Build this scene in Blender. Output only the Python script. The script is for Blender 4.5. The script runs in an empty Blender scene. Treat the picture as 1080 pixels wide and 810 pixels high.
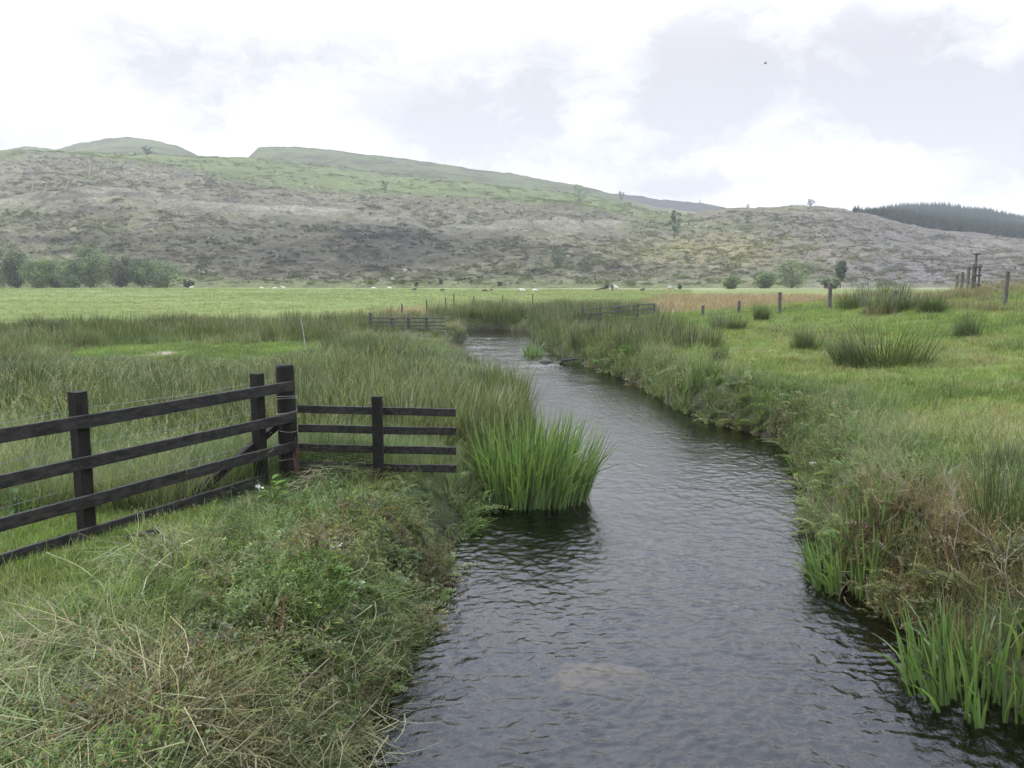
import bpy, bmesh, math, random
import numpy as np
from mathutils import Vector, Matrix, Euler

R = math.radians
random.seed(7)
rng = np.random.default_rng(11)
scene = bpy.context.scene
COL = scene.collection

# ------------------------------------------------------------------ camera
CAM_Z, PITCH, FPX = 2.5, R(7.46), 848.0          # eye above the meadow, tilt down, focal length in px of a 1080 frame
cam = bpy.data.cameras.new('camera')
cam.sensor_width = 36.0
cam.lens = FPX / 1080.0 * 36.0
cam.clip_start, cam.clip_end = 0.05, 8000.0
camo = bpy.data.objects.new('camera', cam)
COL.objects.link(camo)
camo.location = (0, 0, CAM_Z)
camo.rotation_euler = (R(90) - PITCH, 0, 0)
scene.camera = camo

# ------------------------------------------------------------------ render settings
scene.render.engine = 'CYCLES'
cy = scene.cycles
cy.use_denoising = True
cy.denoiser = 'OPENIMAGEDENOISE'
cy.max_bounces = 6
cy.diffuse_bounces = 3
cy.glossy_bounces = 3
cy.transmission_bounces = 4
cy.transparent_max_bounces = 8
cy.volume_bounces = 1
cy.sample_clamp_indirect = 6.0
cy.use_adaptive_sampling = True
cy.adaptive_threshold = 0.015
vs = scene.view_settings
vs.view_transform = 'Standard'
vs.look = 'None'
vs.exposure = 0.20
vs.gamma = 1.0
vs.use_curve_mapping = False

SUN_EL, SUN_AZ = R(50), R(-72)


def dir_px(px, py):
    a, b = (px - 540) / FPX, (405 - py) / FPX
    return np.array([a, math.cos(PITCH) + b * math.sin(PITCH), -math.sin(PITCH) + b * math.cos(PITCH)])


def at_z(px, py, z=0.0):
    """where the line of sight of a photo pixel meets height z"""
    d = dir_px(px, py)
    k = (z - CAM_Z) / d[2]
    return (d[0] * k, d[1] * k)


def at_y(px, py, y):
    d = dir_px(px, py)
    k = y / d[1]
    return (d[0] * k, y, CAM_Z + d[2] * k)


# ------------------------------------------------------------------ node helper
class NT:
    def __init__(self, tree):
        self.t = tree
        self.t.nodes.clear()

    def n(self, kind, **kw):
        nd = self.t.nodes.new(kind)
        for k, v in kw.items():
            setattr(nd, k, v)
        return nd

    def set(self, nd, **kw):
        for k, v in kw.items():
            nd.inputs[k.replace('_', ' ')].default_value = v
        return nd

    def link(self, a, b):
        self.t.links.new(a, b)

    def put(self, sock, v):
        if isinstance(v, bpy.types.NodeSocket):
            self.t.links.new(v, sock)
        else:
            sock.default_value = v

    def math(self, op, a, b=0.0, c=None, clamp=False):
        nd = self.n('ShaderNodeMath', operation=op, use_clamp=clamp)
        self.put(nd.inputs[0], a)
        self.put(nd.inputs[1], b)
        if c is not None:
            self.put(nd.inputs[2], c)
        return nd.outputs[0]

    def vmath(self, op, a, b=(0, 0, 0)):
        nd = self.n('ShaderNodeVectorMath', operation=op)
        self.put(nd.inputs[0], a)
        self.put(nd.inputs[1], b)
        return nd.outputs['Value'] if op in ('LENGTH', 'DOT_PRODUCT') else nd.outputs[0]

    def mix(self, f, a, b, blend='MIX'):
        nd = self.n('ShaderNodeMix', data_type='RGBA', blend_type=blend)
        self.put(nd.inputs[0], f)
        self.put(nd.inputs[6], a if isinstance(a, bpy.types.NodeSocket) else tuple(a) + (1,) * (4 - len(a)))
        self.put(nd.inputs[7], b if isinstance(b, bpy.types.NodeSocket) else tuple(b) + (1,) * (4 - len(b)))
        return nd.outputs[2]

    def noise(self, vec, scale, detail=3.0, rough=0.55, col=False, dist=0.0):
        nd = self.n('ShaderNodeTexNoise')
        nd.inputs['Scale'].default_value = scale
        nd.inputs['Detail'].default_value = detail
        nd.inputs['Roughness'].default_value = rough
        nd.inputs['Distortion'].default_value = dist
        self.put(nd.inputs['Vector'], vec)
        return nd.outputs['Color'] if col else nd.outputs[0]

    def ramp(self, v, a, b, lo=0.0, hi=1.0, smooth=True):
        nd = self.n('ShaderNodeMapRange', interpolation_type='SMOOTHSTEP' if smooth else 'LINEAR')
        self.put(nd.inputs['Value'], v)
        for k, q in (('From Min', a), ('From Max', b), ('To Min', lo), ('To Max', hi)):
            nd.inputs[k].default_value = q
        return nd.outputs[0]


# ------------------------------------------------------------------ world: cloud deck over a Nishita sky
W = bpy.data.worlds.new('World')
scene.world = W
W.use_nodes = True
wt = NT(W.node_tree)
wout = wt.n('ShaderNodeOutputWorld')
bg = wt.n('ShaderNodeBackground')
wt.link(bg.outputs[0], wout.inputs[0])
SKY_STRENGTH = 0.1
bg.inputs['Strength'].default_value = SKY_STRENGTH
sky = wt.n('ShaderNodeTexSky', sky_type='NISHITA')
sky.sun_disc = False
sky.sun_elevation = SUN_EL
sky.sun_rotation = SUN_AZ
dirv = wt.n('ShaderNodeTexCoord').outputs['Generated']
warp = wt.vmath('SUBTRACT', wt.noise(dirv, 5.0, 5, 0.6, col=True), (0.5, 0.5, 0.5))
wv = wt.vmath('ADD', dirv, wt.vmath('MULTIPLY', warp, (0.16, 0.16, 0.10)))
total = None
# grey undersides of the clouds: direction (as a photo pixel), half width, half height, depth of grey
for px, py, rx, ry, k in ((110, 62, 85, 45, .75), (470, 118, 150, 55, 1.0), (430, 140, 80, 45, .45), (725, 88, 85, 80, 1.15), (850, 95, 120, 55, .9),
                          (965, 80, 80, 60, .7), (1060, 130, 55, 75, 1.0), (590, 175, 130, 36, .8), (740, 192, 85, 16, .7),
                          (985, 22, 110, 26, .6), (10, 148, 70, 26, .45), (250, 70, 90, 45, .45), (240, 130, 60, 40, .4), (870, 205, 70, 12, .3),
                          (345, 60, 130, 45, .40), (600, 95, 75, 60, .50), (200, 115, 110, 40, .30), (660, 150, 90, 40, .35), (810, 20, 80, 30, .35), (930, 130, 90, 40, .55), (50, 30, 70, 30, .25), (560, 40, 80, 30, .25),
                          (1250, 60, 170, 70, 1.0), (-160, 90, 130, 60, .9), (300, -180, 260, 90, .8), (900, -260, 220, 90, .9)):
    c = dir_px(px, py)
    c = c / np.linalg.norm(c)
    q = wt.vmath('MULTIPLY', wt.vmath('SUBTRACT', wv, tuple(c)), (FPX / rx, FPX / rx, FPX / ry))
    m = wt.ramp(wt.vmath('LENGTH', q), 0.05, 1.25, k * .96, 0.0)
    total = m if total is None else wt.math('ADD', total, m)
sep = wt.n('ShaderNodeSeparateXYZ')
wt.link(dirv, sep.inputs[0])
zz = sep.outputs[2]
puff = wt.ramp(wt.noise(wt.vmath('MULTIPLY', wv, (1, 1, 2.2)), 7.0, 7, 0.62), 0.34, 0.68, -0.16, 0.52)
total = wt.math('ADD', total, puff)
# high up, out of the frame: broken grey deck
hi = wt.math('MULTIPLY', wt.ramp(wt.noise(wt.vmath('MULTIPLY', wv, (1, 1, 1.4)), 3.1, 6, 0.6), 0.38, 0.62), wt.ramp(zz, 0.36, 0.5))
total = wt.math('ADD', total, wt.math('MULTIPLY', hi, 0.4), clamp=True)
lum = wt.ramp(zz, 0.24, 0.47, 1.0, 2.75)
white = wt.mix(total, (1.14, 1.15, 1.16), (0.660, 0.660, 0.700))
CLOUD = 0.88
cl = wt.mix(1.0, white, wt.n('ShaderNodeCombineColor').outputs[0], 'MULTIPLY')
zt = wt.ramp(zz, .26, .6)
cl_out = wt.mix(zt, (1, 1, 1), (0.87, 0.96, 1.13))
comb = cl.node.inputs[7].links[0].from_node
lumk = wt.math('MULTIPLY', lum, CLOUD / SKY_STRENGTH)
for i in range(3):
    wt.link(lumk, comb.inputs[i])
cl.node.clamp_result = False
cover = wt.ramp(wt.noise(wv, 4.0, 5, 0.6), 0.20, 0.34, 0.86, 1.0)
wt.link(wt.mix(cover, sky.outputs[0], wt.mix(1.0, cl, cl_out, 'MULTIPLY')), bg.inputs['Color'])

# ------------------------------------------------------------------ sun, soft behind the cloud
sl = bpy.data.lights.new('sun', 'SUN')
sl.energy = 3.4
sl.angle = R(20)
sl.color = (1.0, 0.955, 0.87)
so = bpy.data.objects.new('sun', sl)
COL.objects.link(so)
sv = Vector((math.sin(SUN_AZ) * math.cos(SUN_EL), math.cos(SUN_AZ) * math.cos(SUN_EL), math.sin(SUN_EL)))
so.rotation_euler = (-sv).to_track_quat('-Z', 'Y').to_euler()
so.location = (60, 100, 200)


# ------------------------------------------------------------------ numpy noise
def _hash(ix, iy, seed):
    h = (ix.astype(np.int64) * 374761393 + iy.astype(np.int64) * 668265263 + seed * 1442695041) & 0xFFFFFFFF
    h = ((h ^ (h >> 13)) * 1274126177) & 0xFFFFFFFF
    h = ((h ^ (h >> 16)) * 2246822519) & 0xFFFFFFFF
    return ((h ^ (h >> 15)) & 0xFFFFFF) / float(0xFFFFFF)


def vnoise(x, y, seed=0):
    x0, y0 = np.floor(x), np.floor(y)
    fx, fy = x - x0, y - y0
    fx = fx * fx * fx * (fx * (fx * 6 - 15) + 10)
    fy = fy * fy * fy * (fy * (fy * 6 - 15) + 10)
    x0, y0 = x0.astype(np.int64), y0.astype(np.int64)
    a, b = _hash(x0, y0, seed), _hash(x0 + 1, y0, seed)
    c, d = _hash(x0, y0 + 1, seed), _hash(x0 + 1, y0 + 1, seed)
    return (a * (1 - fx) + b * fx) * (1 - fy) + (c * (1 - fx) + d * fx) * fy


def fbm(x, y, scale, octaves=4, seed=0, gain=0.5):
    """-1..1, features of about `scale` metres"""
    s, amp, tot = 0.0, 1.0, 0.0
    c, sn = math.cos(0.7), math.sin(0.7)
    x, y = x / scale, y / scale
    for o in range(octaves):
        s = s + amp * (vnoise(x, y, seed + o * 17) * 2 - 1)
        tot += amp
        amp *= gain
        x, y = (x * c - y * sn) * 2.03 + 11.3, (x * sn + y * c) * 2.03 + 5.7
    return s / tot


def sstep(a, b, v):
    t = np.clip((v - a) / (b - a), 0, 1)
    return t * t * (3 - 2 * t)


# ------------------------------------------------------------------ the river's outline, at water level
WZ = -0.70
L_PX = [(365, 815), (388, 775), (418, 728), (442, 685), (462, 640), (480, 600), (498, 565), (512, 545), (545, 512), (572, 480), (576, 455),
        (560, 428), (532, 409), (507, 396), (487, 384), (472, 373), (480, 366), (494, 360), (496, 352)]
R_PX = [(1120, 815), (1046, 742), (988, 690), (932, 655), (888, 622), (862, 592), (850, 560), (843, 522), (838, 496), (822, 472), (796, 460),
        (742, 444), (706, 430), (682, 413), (664, 403), (640, 395), (611, 385), (591, 376), (573, 366), (561, 357), (557, 350)]
LB = [(-1.7, -12.0), (-1.5, 0.0)] + [at_z(x, y, WZ) for x, y in L_PX] + [(-4.5, 48.2), (-14, 47.2), (-40, 49)]
RB = [(4.6, -12.0), (4.2, 0.0)] + [at_z(x, y, WZ) for x, y in R_PX] + [(-0.6, 51.5), (-5, 52.0), (-14, 51.0), (-40, 53)]
POLY = np.array(LB + RB[::-1])
LBA, RBA = np.array(LB), np.array(RB)


def river_d(x, y):
    """signed distance to the waterline, negative in the water"""
    x, y = np.asarray(x, float), np.asarray(y, float)
    best = np.full(x.shape, 1e9)
    inside = np.zeros(x.shape, bool)
    n = len(POLY)
    for i in range(n):
        ax, ay = POLY[i]
        bx, by = POLY[(i + 1) % n]
        ex, ey = bx - ax, by - ay
        t = np.clip(((x - ax) * ex + (y - ay) * ey) / (ex * ex + ey * ey), 0, 1)
        best = np.minimum(best, (x - ax - t * ex) ** 2 + (y - ay - t * ey) ** 2)
        cond = (ay > y) != (by > y)
        with np.errstate(divide='ignore', invalid='ignore'):
            xi = ex * (y - ay) / (ey if ey != 0 else 1e-9) + ax
        inside ^= cond & (x < xi)
    d = np.sqrt(best)
    return np.where(inside, -d, d)


_ry = np.array([p[1] for p in RB[:-4]])
_rx = np.array([p[0] for p in RB[:-4]])
_o = np.argsort(_ry)
_ry, _rx = _ry[_o], _rx[_o]
_ly = np.array([p[1] for p in LB[:-3]])
_lx = np.array([p[0] for p in LB[:-3]])
_o = np.argsort(_ly)
_ly, _lx = _ly[_o], _lx[_o]


def x_right(y):
    return np.interp(y, _ry, _rx)


def x_left(y):
    return np.interp(y, _ly, _lx)


def is_right(x, y):
    return x > 0.5 * (x_left(y) + x_right(y))


# ------------------------------------------------------------------ hill profile: skyline of each ridge as seen, carried by ridges at real distances
def ridge(pts, yd):
    px = np.array([p[0] for p in pts], float)
    s, z = [], []
    for x, y in pts:
        d = dir_px(x, y)
        s.append(d[0] / d[1])
        z.append(CAM_Z + d[2] / d[1] * yd)
    return np.array(s), np.array(z), yd


FOOT = 222.0
R1 = ridge([(-700, 190), (-300, 170), (0, 163), (60, 161.5), (135, 166), (200, 177), (260, 189), (330, 198), (440, 205), (520, 211), (600, 217), (640, 225),
            (680, 229), (720, 229), (740, 226), (765, 220.5), (800, 219.5), (850, 219.5), (885, 221), (915, 227), (950, 236), (1000, 246), (1080, 254), (1300, 262), (1800, 275)], 480.0)
R15 = ridge([(-700, 190), (-300, 170), (0, 163), (60, 162), (110, 162), (210, 164.5), (265, 165), (330, 175), (400, 183), (500, 194), (600, 206), (650, 213),
             (690, 222), (720, 226), (760, 226), (850, 223), (900, 226), (950, 231), (1000, 237), (1080, 246), (1300, 262), (1800, 275)], 640.0)
R2 = ridge([(-700, 190), (-300, 168), (0, 160), (25, 154), (60, 156.5), (85, 150), (110, 146), (135, 144), (160, 146.5), (185, 153), (210, 164.5), (240, 168), (262, 167),
            (272, 156), (300, 153.5), (345, 156), (400, 163), (450, 170), (500, 178), (550, 185), (600, 193), (640, 202), (660, 208.5), (690, 218), (730, 224), (760, 226), (850, 226),
            (905, 226), (940, 221.5), (985, 219.5), (1040, 225), (1080, 233), (1300, 258), (1800, 275)], 900.0)
R3 = ridge([(-700, 200), (560, 205), (640, 203), (660, 205), (690, 208.5), (740, 213), (772, 219), (800, 224), (850, 227), (1080, 250), (1800, 280)], 1250.0)
TRACK_A = [(-60, 216), (0, 216), (60, 213), (130, 206), (160, 210), (230, 217), (360, 224), (450, 236)]
TRACK_B = [(465, 240), (520, 237), (600, 234), (665, 236)]


def hill_z(x, y):
    s = x / y
    z1, z15, z2, z3 = (np.interp(s, r[0], r[1]) for r in (R1, R15, R2, R3))
    u = np.clip((y - FOOT) / (R1[2] - FOOT), 0, 1)
    face = z1 * (u ** 1.12)
    zz = np.where(y < R1[2], face, z1)
    k = np.clip((y - R1[2]) / (R15[2] - R1[2]), 0, 1)
    zz = np.where(y > R1[2], z1 + (z15 - z1) * k, zz)
    k = np.clip((y - R15[2]) / (R2[2] - R15[2]), 0, 1)
    zz = np.where(y > R15[2], z15 + (z2 - z15) * (k ** 1.25), zz)
    k = np.clip((y - R2[2]) / (R3[2] - R2[2]), 0, 1)
    zz = np.where(y > R2[2], z2 + (z3 - z2) * k - 12 * np.sin(np.pi * k), zz)
    zz = np.where(y > R3[2], z3 - (y - R3[2]) * 0.25, zz)
    t = CAM_Z - zz
    # rough ground
    rough = sstep(FOOT, FOOT + 40, y) * (1 - 0.75 * sstep(R1[2] - 10, R1[2] + 60, y))
    zz = zz + rough * (fbm(x, y, 60, 3, 3) * 3.5 + (np.abs(fbm(x, y, 24, 4, 9)) - 0.3) * 2.6 + fbm(x, y, 6, 3, 14) * .45)
    zz = zz + (1 - rough) * sstep(R1[2] - 10, R1[2] + 60, y) * ((fbm(x, y, 46, 4, 23) * 2.6 + (np.abs(fbm(x, y, 18, 3, 27)) - .3) * 2.6))
    # forest tracks cut into the slope
    for tr, hgt in ((TRACK_A, 2.8), (TRACK_B, 2.0)):
        ss = np.array([dir_px(a, b)[0] / dir_px(a, b)[1] for a, b in tr])
        tt = np.array([dir_px(a, b)[2] / dir_px(a, b)[1] for a, b in tr])
        tv = np.interp(s, ss, tt)
        el = (face - CAM_Z) / y - tv
        inn = sstep(ss[0] - .02, ss[0], s) * (1 - sstep(ss[-1] - .02, ss[-1] + .01, s)) * (y < R1[2])
        zz = zz + inn * hgt * (np.exp(-(np.minimum(el, 0) / .009) ** 2) * np.exp(-(np.maximum(el, 0) / .0025) ** 2) - 0.9 * np.exp(-((el - .005) / .003) ** 2))
    return zz


HOLLOW = at_z(812, 466, WZ)


def hollow(x, y):
    return np.hypot((x - HOLLOW[0]) / .34, (y - HOLLOW[1] - .1) / .42) < 1 + .3 * fbm(x, y, .5, 2, 111)


def ground_z(x, y, d=None):
    x, y = np.asarray(x, float), np.asarray(y, float)
    if d is None:
        d = river_d(x, y)
    rt = is_right(x, y)
    yy = np.clip(y, 3, 60)
    xr = np.maximum(x - x_right(np.clip(y, 3, 46)), 0)
    rise = 0.050 * xr + 0.0060 * xr ** 2
    rise = 2.35 * (1 - np.exp(-rise / 2.35 * 1.25)) * (1 + 0.0 * y)
    fall = 1 - sstep(33, 58, y - 0.18 * np.maximum(xr - 10, 0))
    macro_r = rise * fall + 0.22 * sstep(36, 60, y) * sstep(2, 14, xr) * (1 - sstep(110, 170, y))
    macro_l = 0.04 * fbm(x, y, 9, 3, 5)
    macro = np.where(rt & (y < 46), macro_r, np.where(x > 1.2, macro_r, macro_l))
    # lumpy turf
    near = 1 - sstep(50, 80, y)
    lump = (fbm(x, y, 4.5, 2, 29) * .10 * rt + fbm(x, y, 2.2, 3, 31) * np.where(rt, .11, .07) + fbm(x, y, 0.6, 2, 37) * 0.03) * near * sstep(0.2, 1.2, d)
    lump = lump + fbm(x, y, 35, 3, 41) * 0.25 * sstep(55, 90, y)
    w = 0.75 + 0.45 * fbm(x, y, 1.7, 3, 51)
    w = np.clip(w, 0.28, 1.5)
    w = np.where(rt, w * 0.9, w)
    w = np.where(hollow(x, y), .45, w)
    bank = sstep(-0.05, 1.0, d / w)
    out = -0.80 + (macro + 0.80) * bank + lump
    bed = -0.80 - 0.38 * sstep(0, 1.3, -d) + 0.05 * fbm(x, y, 0.7, 3, 61)
    return np.where(d > 0, out, bed)


def H(x, y):
    x, y = np.asarray(x, float), np.asarray(y, float)
    return np.where(y > FOOT, hill_z(x, np.maximum(y, 1.0)), ground_z(x, y))


def h1(x, y):
    return float(H(np.array([x]), np.array([y]))[0])


# ------------------------------------------------------------------ mesh helpers
def link_mesh(name, me, mat=None, parent=None):
    o = bpy.data.objects.new(name, me)
    COL.objects.link(o)
    if mat is not None:
        me.materials.append(mat)
    if parent is not None:
        o.parent = parent
    return o


def grid_mesh(name, X, Y, Z, cols=None, attr='Col'):
    nr, nc = X.shape
    v = np.stack([X, Y, Z], -1).reshape(-1, 3)
    i = np.arange(nr * nc).reshape(nr, nc)
    f = np.stack([i[:-1, :-1], i[:-1, 1:], i[1:, 1:], i[1:, :-1]], -1).reshape(-1, 4)
    me = bpy.data.meshes.new(name)
    me.vertices.add(len(v))
    me.vertices.foreach_set('co', v.astype(np.float32).ravel())
    me.loops.add(f.size)
    me.loops.foreach_set('vertex_index', f.astype(np.int32).ravel())
    me.polygons.add(len(f))
    me.polygons.foreach_set('loop_start', np.arange(0, f.size, 4, dtype=np.int32))
    me.polygons.foreach_set('loop_total', np.full(len(f), 4, np.int32))
    me.polygons.foreach_set('use_smooth', np.ones(len(f), bool))
    me.update(calc_edges=True)
    if cols is not None:
        a = me.attributes.new(attr, 'FLOAT_COLOR', 'POINT')
        c = np.concatenate([cols.reshape(-1, 3), np.ones((len(v), 1))], 1)
        a.data.foreach_set('color', c.astype(np.float32).ravel())
    return me


class MB:
    """collects faces of one mesh"""

    def __init__(self):
        self.v, self.f, self.s = [], [], []

    def add(self, verts, faces, shade=0.5):
        b = len(self.v)
        self.v += [tuple(p) for p in verts]
        self.f += [tuple(b + k for k in q) for q in faces]
        if isinstance(shade, (int, float)):
            self.s += [shade] * len(verts)
        else:
            self.s += list(shade)

    def box(self, c, size, M=None, bev=0.0, wob=0.0):
        x, y, z = (k / 2 for k in size)
        b = min(bev, x * .9, y * .9, z * .9)
        bm = bmesh.new()
        bmesh.ops.create_cube(bm, size=1.0)
        for v in bm.verts:
            v.co = Vector((v.co.x * 2 * x, v.co.y * 2 * y, v.co.z * 2 * z))
        if b > 0:
            bmesh.ops.bevel(bm, geom=bm.edges[:], offset=b, segments=1, affect='EDGES')
        for v in bm.verts:
            p = v.co + Vector([random.uniform(-wob, wob) for _ in range(3)])
            v.co = (M @ p if M is not None else p) + Vector(c)
        bm.verts.index_update()
        self.add([v.co for v in bm.verts], [[v.index for v in f.verts] for f in bm.faces])
        bm.free()

    def beam(self, a, b, w, h, bev=0.006, up=(0, 0, 1), segs=1, sag=0.0):
        """square-section bar from a to b, w across, h along `up`"""
        a, b = Vector(a), Vector(b)
        d = (b - a)
        x = d.normalized()
        s = x.cross(Vector(up)).normalized()
        u = s.cross(x).normalized()
        prof = [(-w / 2 + bev, -h / 2), (w / 2 - bev, -h / 2), (w / 2, -h / 2 + bev), (w / 2, h / 2 - bev), (w / 2 - bev, h / 2), (-w / 2 + bev, h / 2),
                (-w / 2, h / 2 - bev), (-w / 2, -h / 2 + bev)]
        vs_, fs = [], []
        n = len(prof)
        for k in range(segs + 1):
            t = k / segs
            c = a + d * t + u * (random.uniform(-1, 1) * 0.004 - sag * 4 * t * (1 - t)) if segs > 1 else a + d * t
            for p, q in prof:
                vs_.append(c + s * p + u * q)
        for k in range(segs):
            for j in range(n):
                fs.append((k * n + j, k * n + (j + 1) % n, (k + 1) * n + (j + 1) % n, (k + 1) * n + j))
        fs.append(tuple(range(n))[::-1])
        fs.append(tuple(segs * n + j for j in range(n)))
        self.add(vs_, fs)

    def tube(self, pts, rad, n=8, cap=True, shade=0.5, wob=0.0):
        pts = [Vector(p) for p in pts]
        if isinstance(rad, (int, float)):
            rad = [rad] * len(pts)
        vs_, fs = [], []
        ref = Vector((0.31, 0.17, 0.93))
        for k, p in enumerate(pts):
            t = (pts[min(k + 1, len(pts) - 1)] - pts[max(k - 1, 0)])
            t = t.normalized() if t.length > 1e-9 else Vector((0, 0, 1))
            s = t.cross(ref if abs(t.dot(ref)) < .95 else Vector((1, 0, 0))).normalized()
            u = t.cross(s)
            for j in range(n):
                a = 2 * math.pi * j / n
                rr = rad[k] * (1 + random.uniform(-wob, wob))
                vs_.append(p + (s * math.cos(a) + u * math.sin(a)) * rr)
        for k in range(len(pts) - 1):
            for j in range(n):
                fs.append((k * n + j, k * n + (j + 1) % n, (k + 1) * n + (j + 1) % n, (k + 1) * n + j))
        if cap:
            fs.append(tuple(range(n))[::-1])
            fs.append(tuple((len(pts) - 1) * n + j for j in range(n)))
        self.add(vs_, fs, shade)

    def blade(self, base, az, h, lean, droop, w, seg=3, shade=0.5, tip=True, face=None, hold=0.0):
        """a grass blade or strap leaf: leans out, bends over"""
        vs_ = []
        dx, dy = math.cos(az), math.sin(az)
        fa = az + math.pi / 2 if face is None else face
        sx, sy = math.cos(fa), math.sin(fa)
        for k in range(seg + 1):
            t = k / seg
            out = lean * t + droop * t * t
            up = t - 0.45 * droop * t * t * t - 0.25 * lean * lean * t
            c = (base[0] + dx * out * h, base[1] + dy * out * h, base[2] + up * h)
            ww = w * (1 - max(0.0, (t - hold) / (1 - hold)) ** 1.6) * 0.5
            if k == seg:
                vs_.append(c)
            else:
                vs_.append((c[0] - sx * ww, c[1] - sy * ww, c[2]))
                vs_.append((c[0] + sx * ww, c[1] + sy * ww, c[2]))
        fs = [(2 * k, 2 * k + 1, 2 * k + 3, 2 * k + 2) for k in range(seg - 1)] + [(2 * seg - 2, 2 * seg - 1, 2 * seg)]
        self.add(vs_, fs, shade)

    def leaf(self, p, d, n_, L, w, shade=0.5):
        """pointed leaf: two triangles pairs folded on the midrib"""
        p, d, n_ = Vector(p), Vector(d).normalized(), Vector(n_)
        s = d.cross(n_)
        s = s.normalized() if s.length > 1e-6 else Vector((1, 0, 0))
        u = s.cross(d)
        q = [p, p + d * L * .45 + s * w * .5 + u * L * .08, p + d * L, p + d * L * .45 - s * w * .5 + u * L * .08, p + d * L * .5]
        self.add(q, [(0, 1, 4), (1, 2, 4), (2, 3, 4), (3, 0, 4)], shade)

    def mesh(self, name, smooth=False):
        me = bpy.data.meshes.new(name)
        me.from_pydata(self.v, [], self.f)
        a = me.attributes.new('shade', 'FLOAT', 'POINT')
        a.data.foreach_set('value', np.array(self.s, np.float32))
        if smooth:
            me.polygons.foreach_set('use_smooth', np.ones(len(me.polygons), bool))
        me.update()
        return me

    def build(self, name, mat, parent=None, smooth=False):
        return link_mesh(name, self.mesh(name, smooth), mat, parent)


def tag(o, label=None, cat=None, group=None, kind=None):
    if label:
        o['label'] = label
    if cat:
        o['category'] = cat
    if group:
        o['group'] = group
    if kind:
        o['kind'] = kind
    return o


def thing(name, label, cat, loc=(0, 0, 0), rz=0.0, group=None):
    o = bpy.data.objects.new(name, None)
    o.empty_display_size = 0.2
    COL.objects.link(o)
    o.location = loc
    o.rotation_euler = (0, 0, rz)
    return tag(o, label, cat, group)


def dup(root, loc, rz=0.0, scale=(1, 1, 1), label=None, cat=None, group=None):
    r = root.copy()
    COL.objects.link(r)
    r.location, r.rotation_euler, r.scale = loc, (0, 0, rz), scale
    tag(r, label, cat, group)
    for ch in list(root.children):
        c = ch.copy()
        COL.objects.link(c)
        c.parent = r
        for g in list(ch.children):
            e = g.copy()
            COL.objects.link(e)
            e.parent = c
    return r


# ------------------------------------------------------------------ materials
def new_mat(name):
    m = bpy.data.materials.new(name)
    m.use_nodes = True
    t = NT(m.node_tree)
    out = t.n('ShaderNodeOutputMaterial')
    return m, t, out


def leafy(t, out, colour, trans=0.38, gloss=0.022, rough=0.45):
    """thin leaf: diffuse, some light through it, a weak sheen"""
    d = t.n('ShaderNodeBsdfDiffuse')
    tr = t.n('ShaderNodeBsdfTranslucent')
    g = t.n('ShaderNodeBsdfGlossy')
    g.inputs['Roughness'].default_value = rough
    t.put(d.inputs['Color'], colour)
    t.put(tr.inputs['Color'], t.mix(1.0, colour, (1.15, 1.2, 0.6), 'MULTIPLY'))
    g.inputs['Color'].default_value = (1, 1, 1, 1)
    m1 = t.n('ShaderNodeMixShader')
    m1.inputs[0].default_value = trans
    t.link(d.outputs[0], m1.inputs[1])
    t.link(tr.outputs[0], m1.inputs[2])
    m2 = t.n('ShaderNodeMixShader')
    m2.inputs[0].default_value = gloss
    t.link(m1.outputs[0], m2.inputs[1])
    t.link(g.outputs[0], m2.inputs[2])
    t.link(m2.outputs[0], out.inputs[0])


def veg_mat(name, colour=None, straw=(0.27, 0.25, 0.155), straw_at=0.88, vary=0.55, **kw):
    """colour None: per-plant colour comes with each scattered plant"""
    m, t, out = new_mat(name)
    sh = t.n('ShaderNodeAttribute', attribute_name='shade').outputs['Fac']
    if colour is None:
        base = t.n('ShaderNodeAttribute', attribute_name='tint', attribute_type='INSTANCER').outputs['Color']
    else:
        rnd = t.n('ShaderNodeObjectInfo').outputs['Random']
        base = t.mix(t.math('MULTIPLY', rnd, 0.35), colour, tuple(c * 0.72 for c in colour))
    k = t.ramp(sh, 0.0, 0.8, 1 - vary, 1 + vary, smooth=False)
    cc = t.n('ShaderNodeCombineColor')
    for i in range(3):
        t.link(k, cc.inputs[i])
    c = t.mix(1.0, base, cc.outputs[0], 'MULTIPLY')
    c = t.mix(t.ramp(sh, straw_at, straw_at + 0.08, 0, 0.85), c, straw)
    leafy(t, out, c, **kw)
    return m


def plain(name, c1, c2=None, scale=6.0, rough=0.8, spec=0.3, bump=0.0, bscale=30.0, stretch=(1, 1, 1)):
    m, t, out = new_mat(name)
    p = t.n('ShaderNodeBsdfPrincipled')
    v = t.n('ShaderNodeTexCoord').outputs['Object']
    v = t.vmath('MULTIPLY', v, stretch)
    nz = t.noise(v, scale, 5, 0.6)
    c = t.mix(t.ramp(nz, 0.35, 0.68), c1, c2 or tuple(k * .6 for k in c1))
    t.link(c, p.inputs['Base Color'])
    p.inputs['Roughness'].default_value = rough
    p.inputs['Specular IOR Level'].default_value = spec
    if bump:
        b = t.n('ShaderNodeBump')
        b.inputs['Strength'].default_value = bump
        b.inputs['Distance'].default_value = 0.02
        t.link(t.noise(v, bscale, 4, 0.6), b.inputs['Height'])
        t.link(b.outputs[0], p.inputs['Normal'])
    t.link(p.outputs[0], out.inputs[0])
    return m


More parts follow.
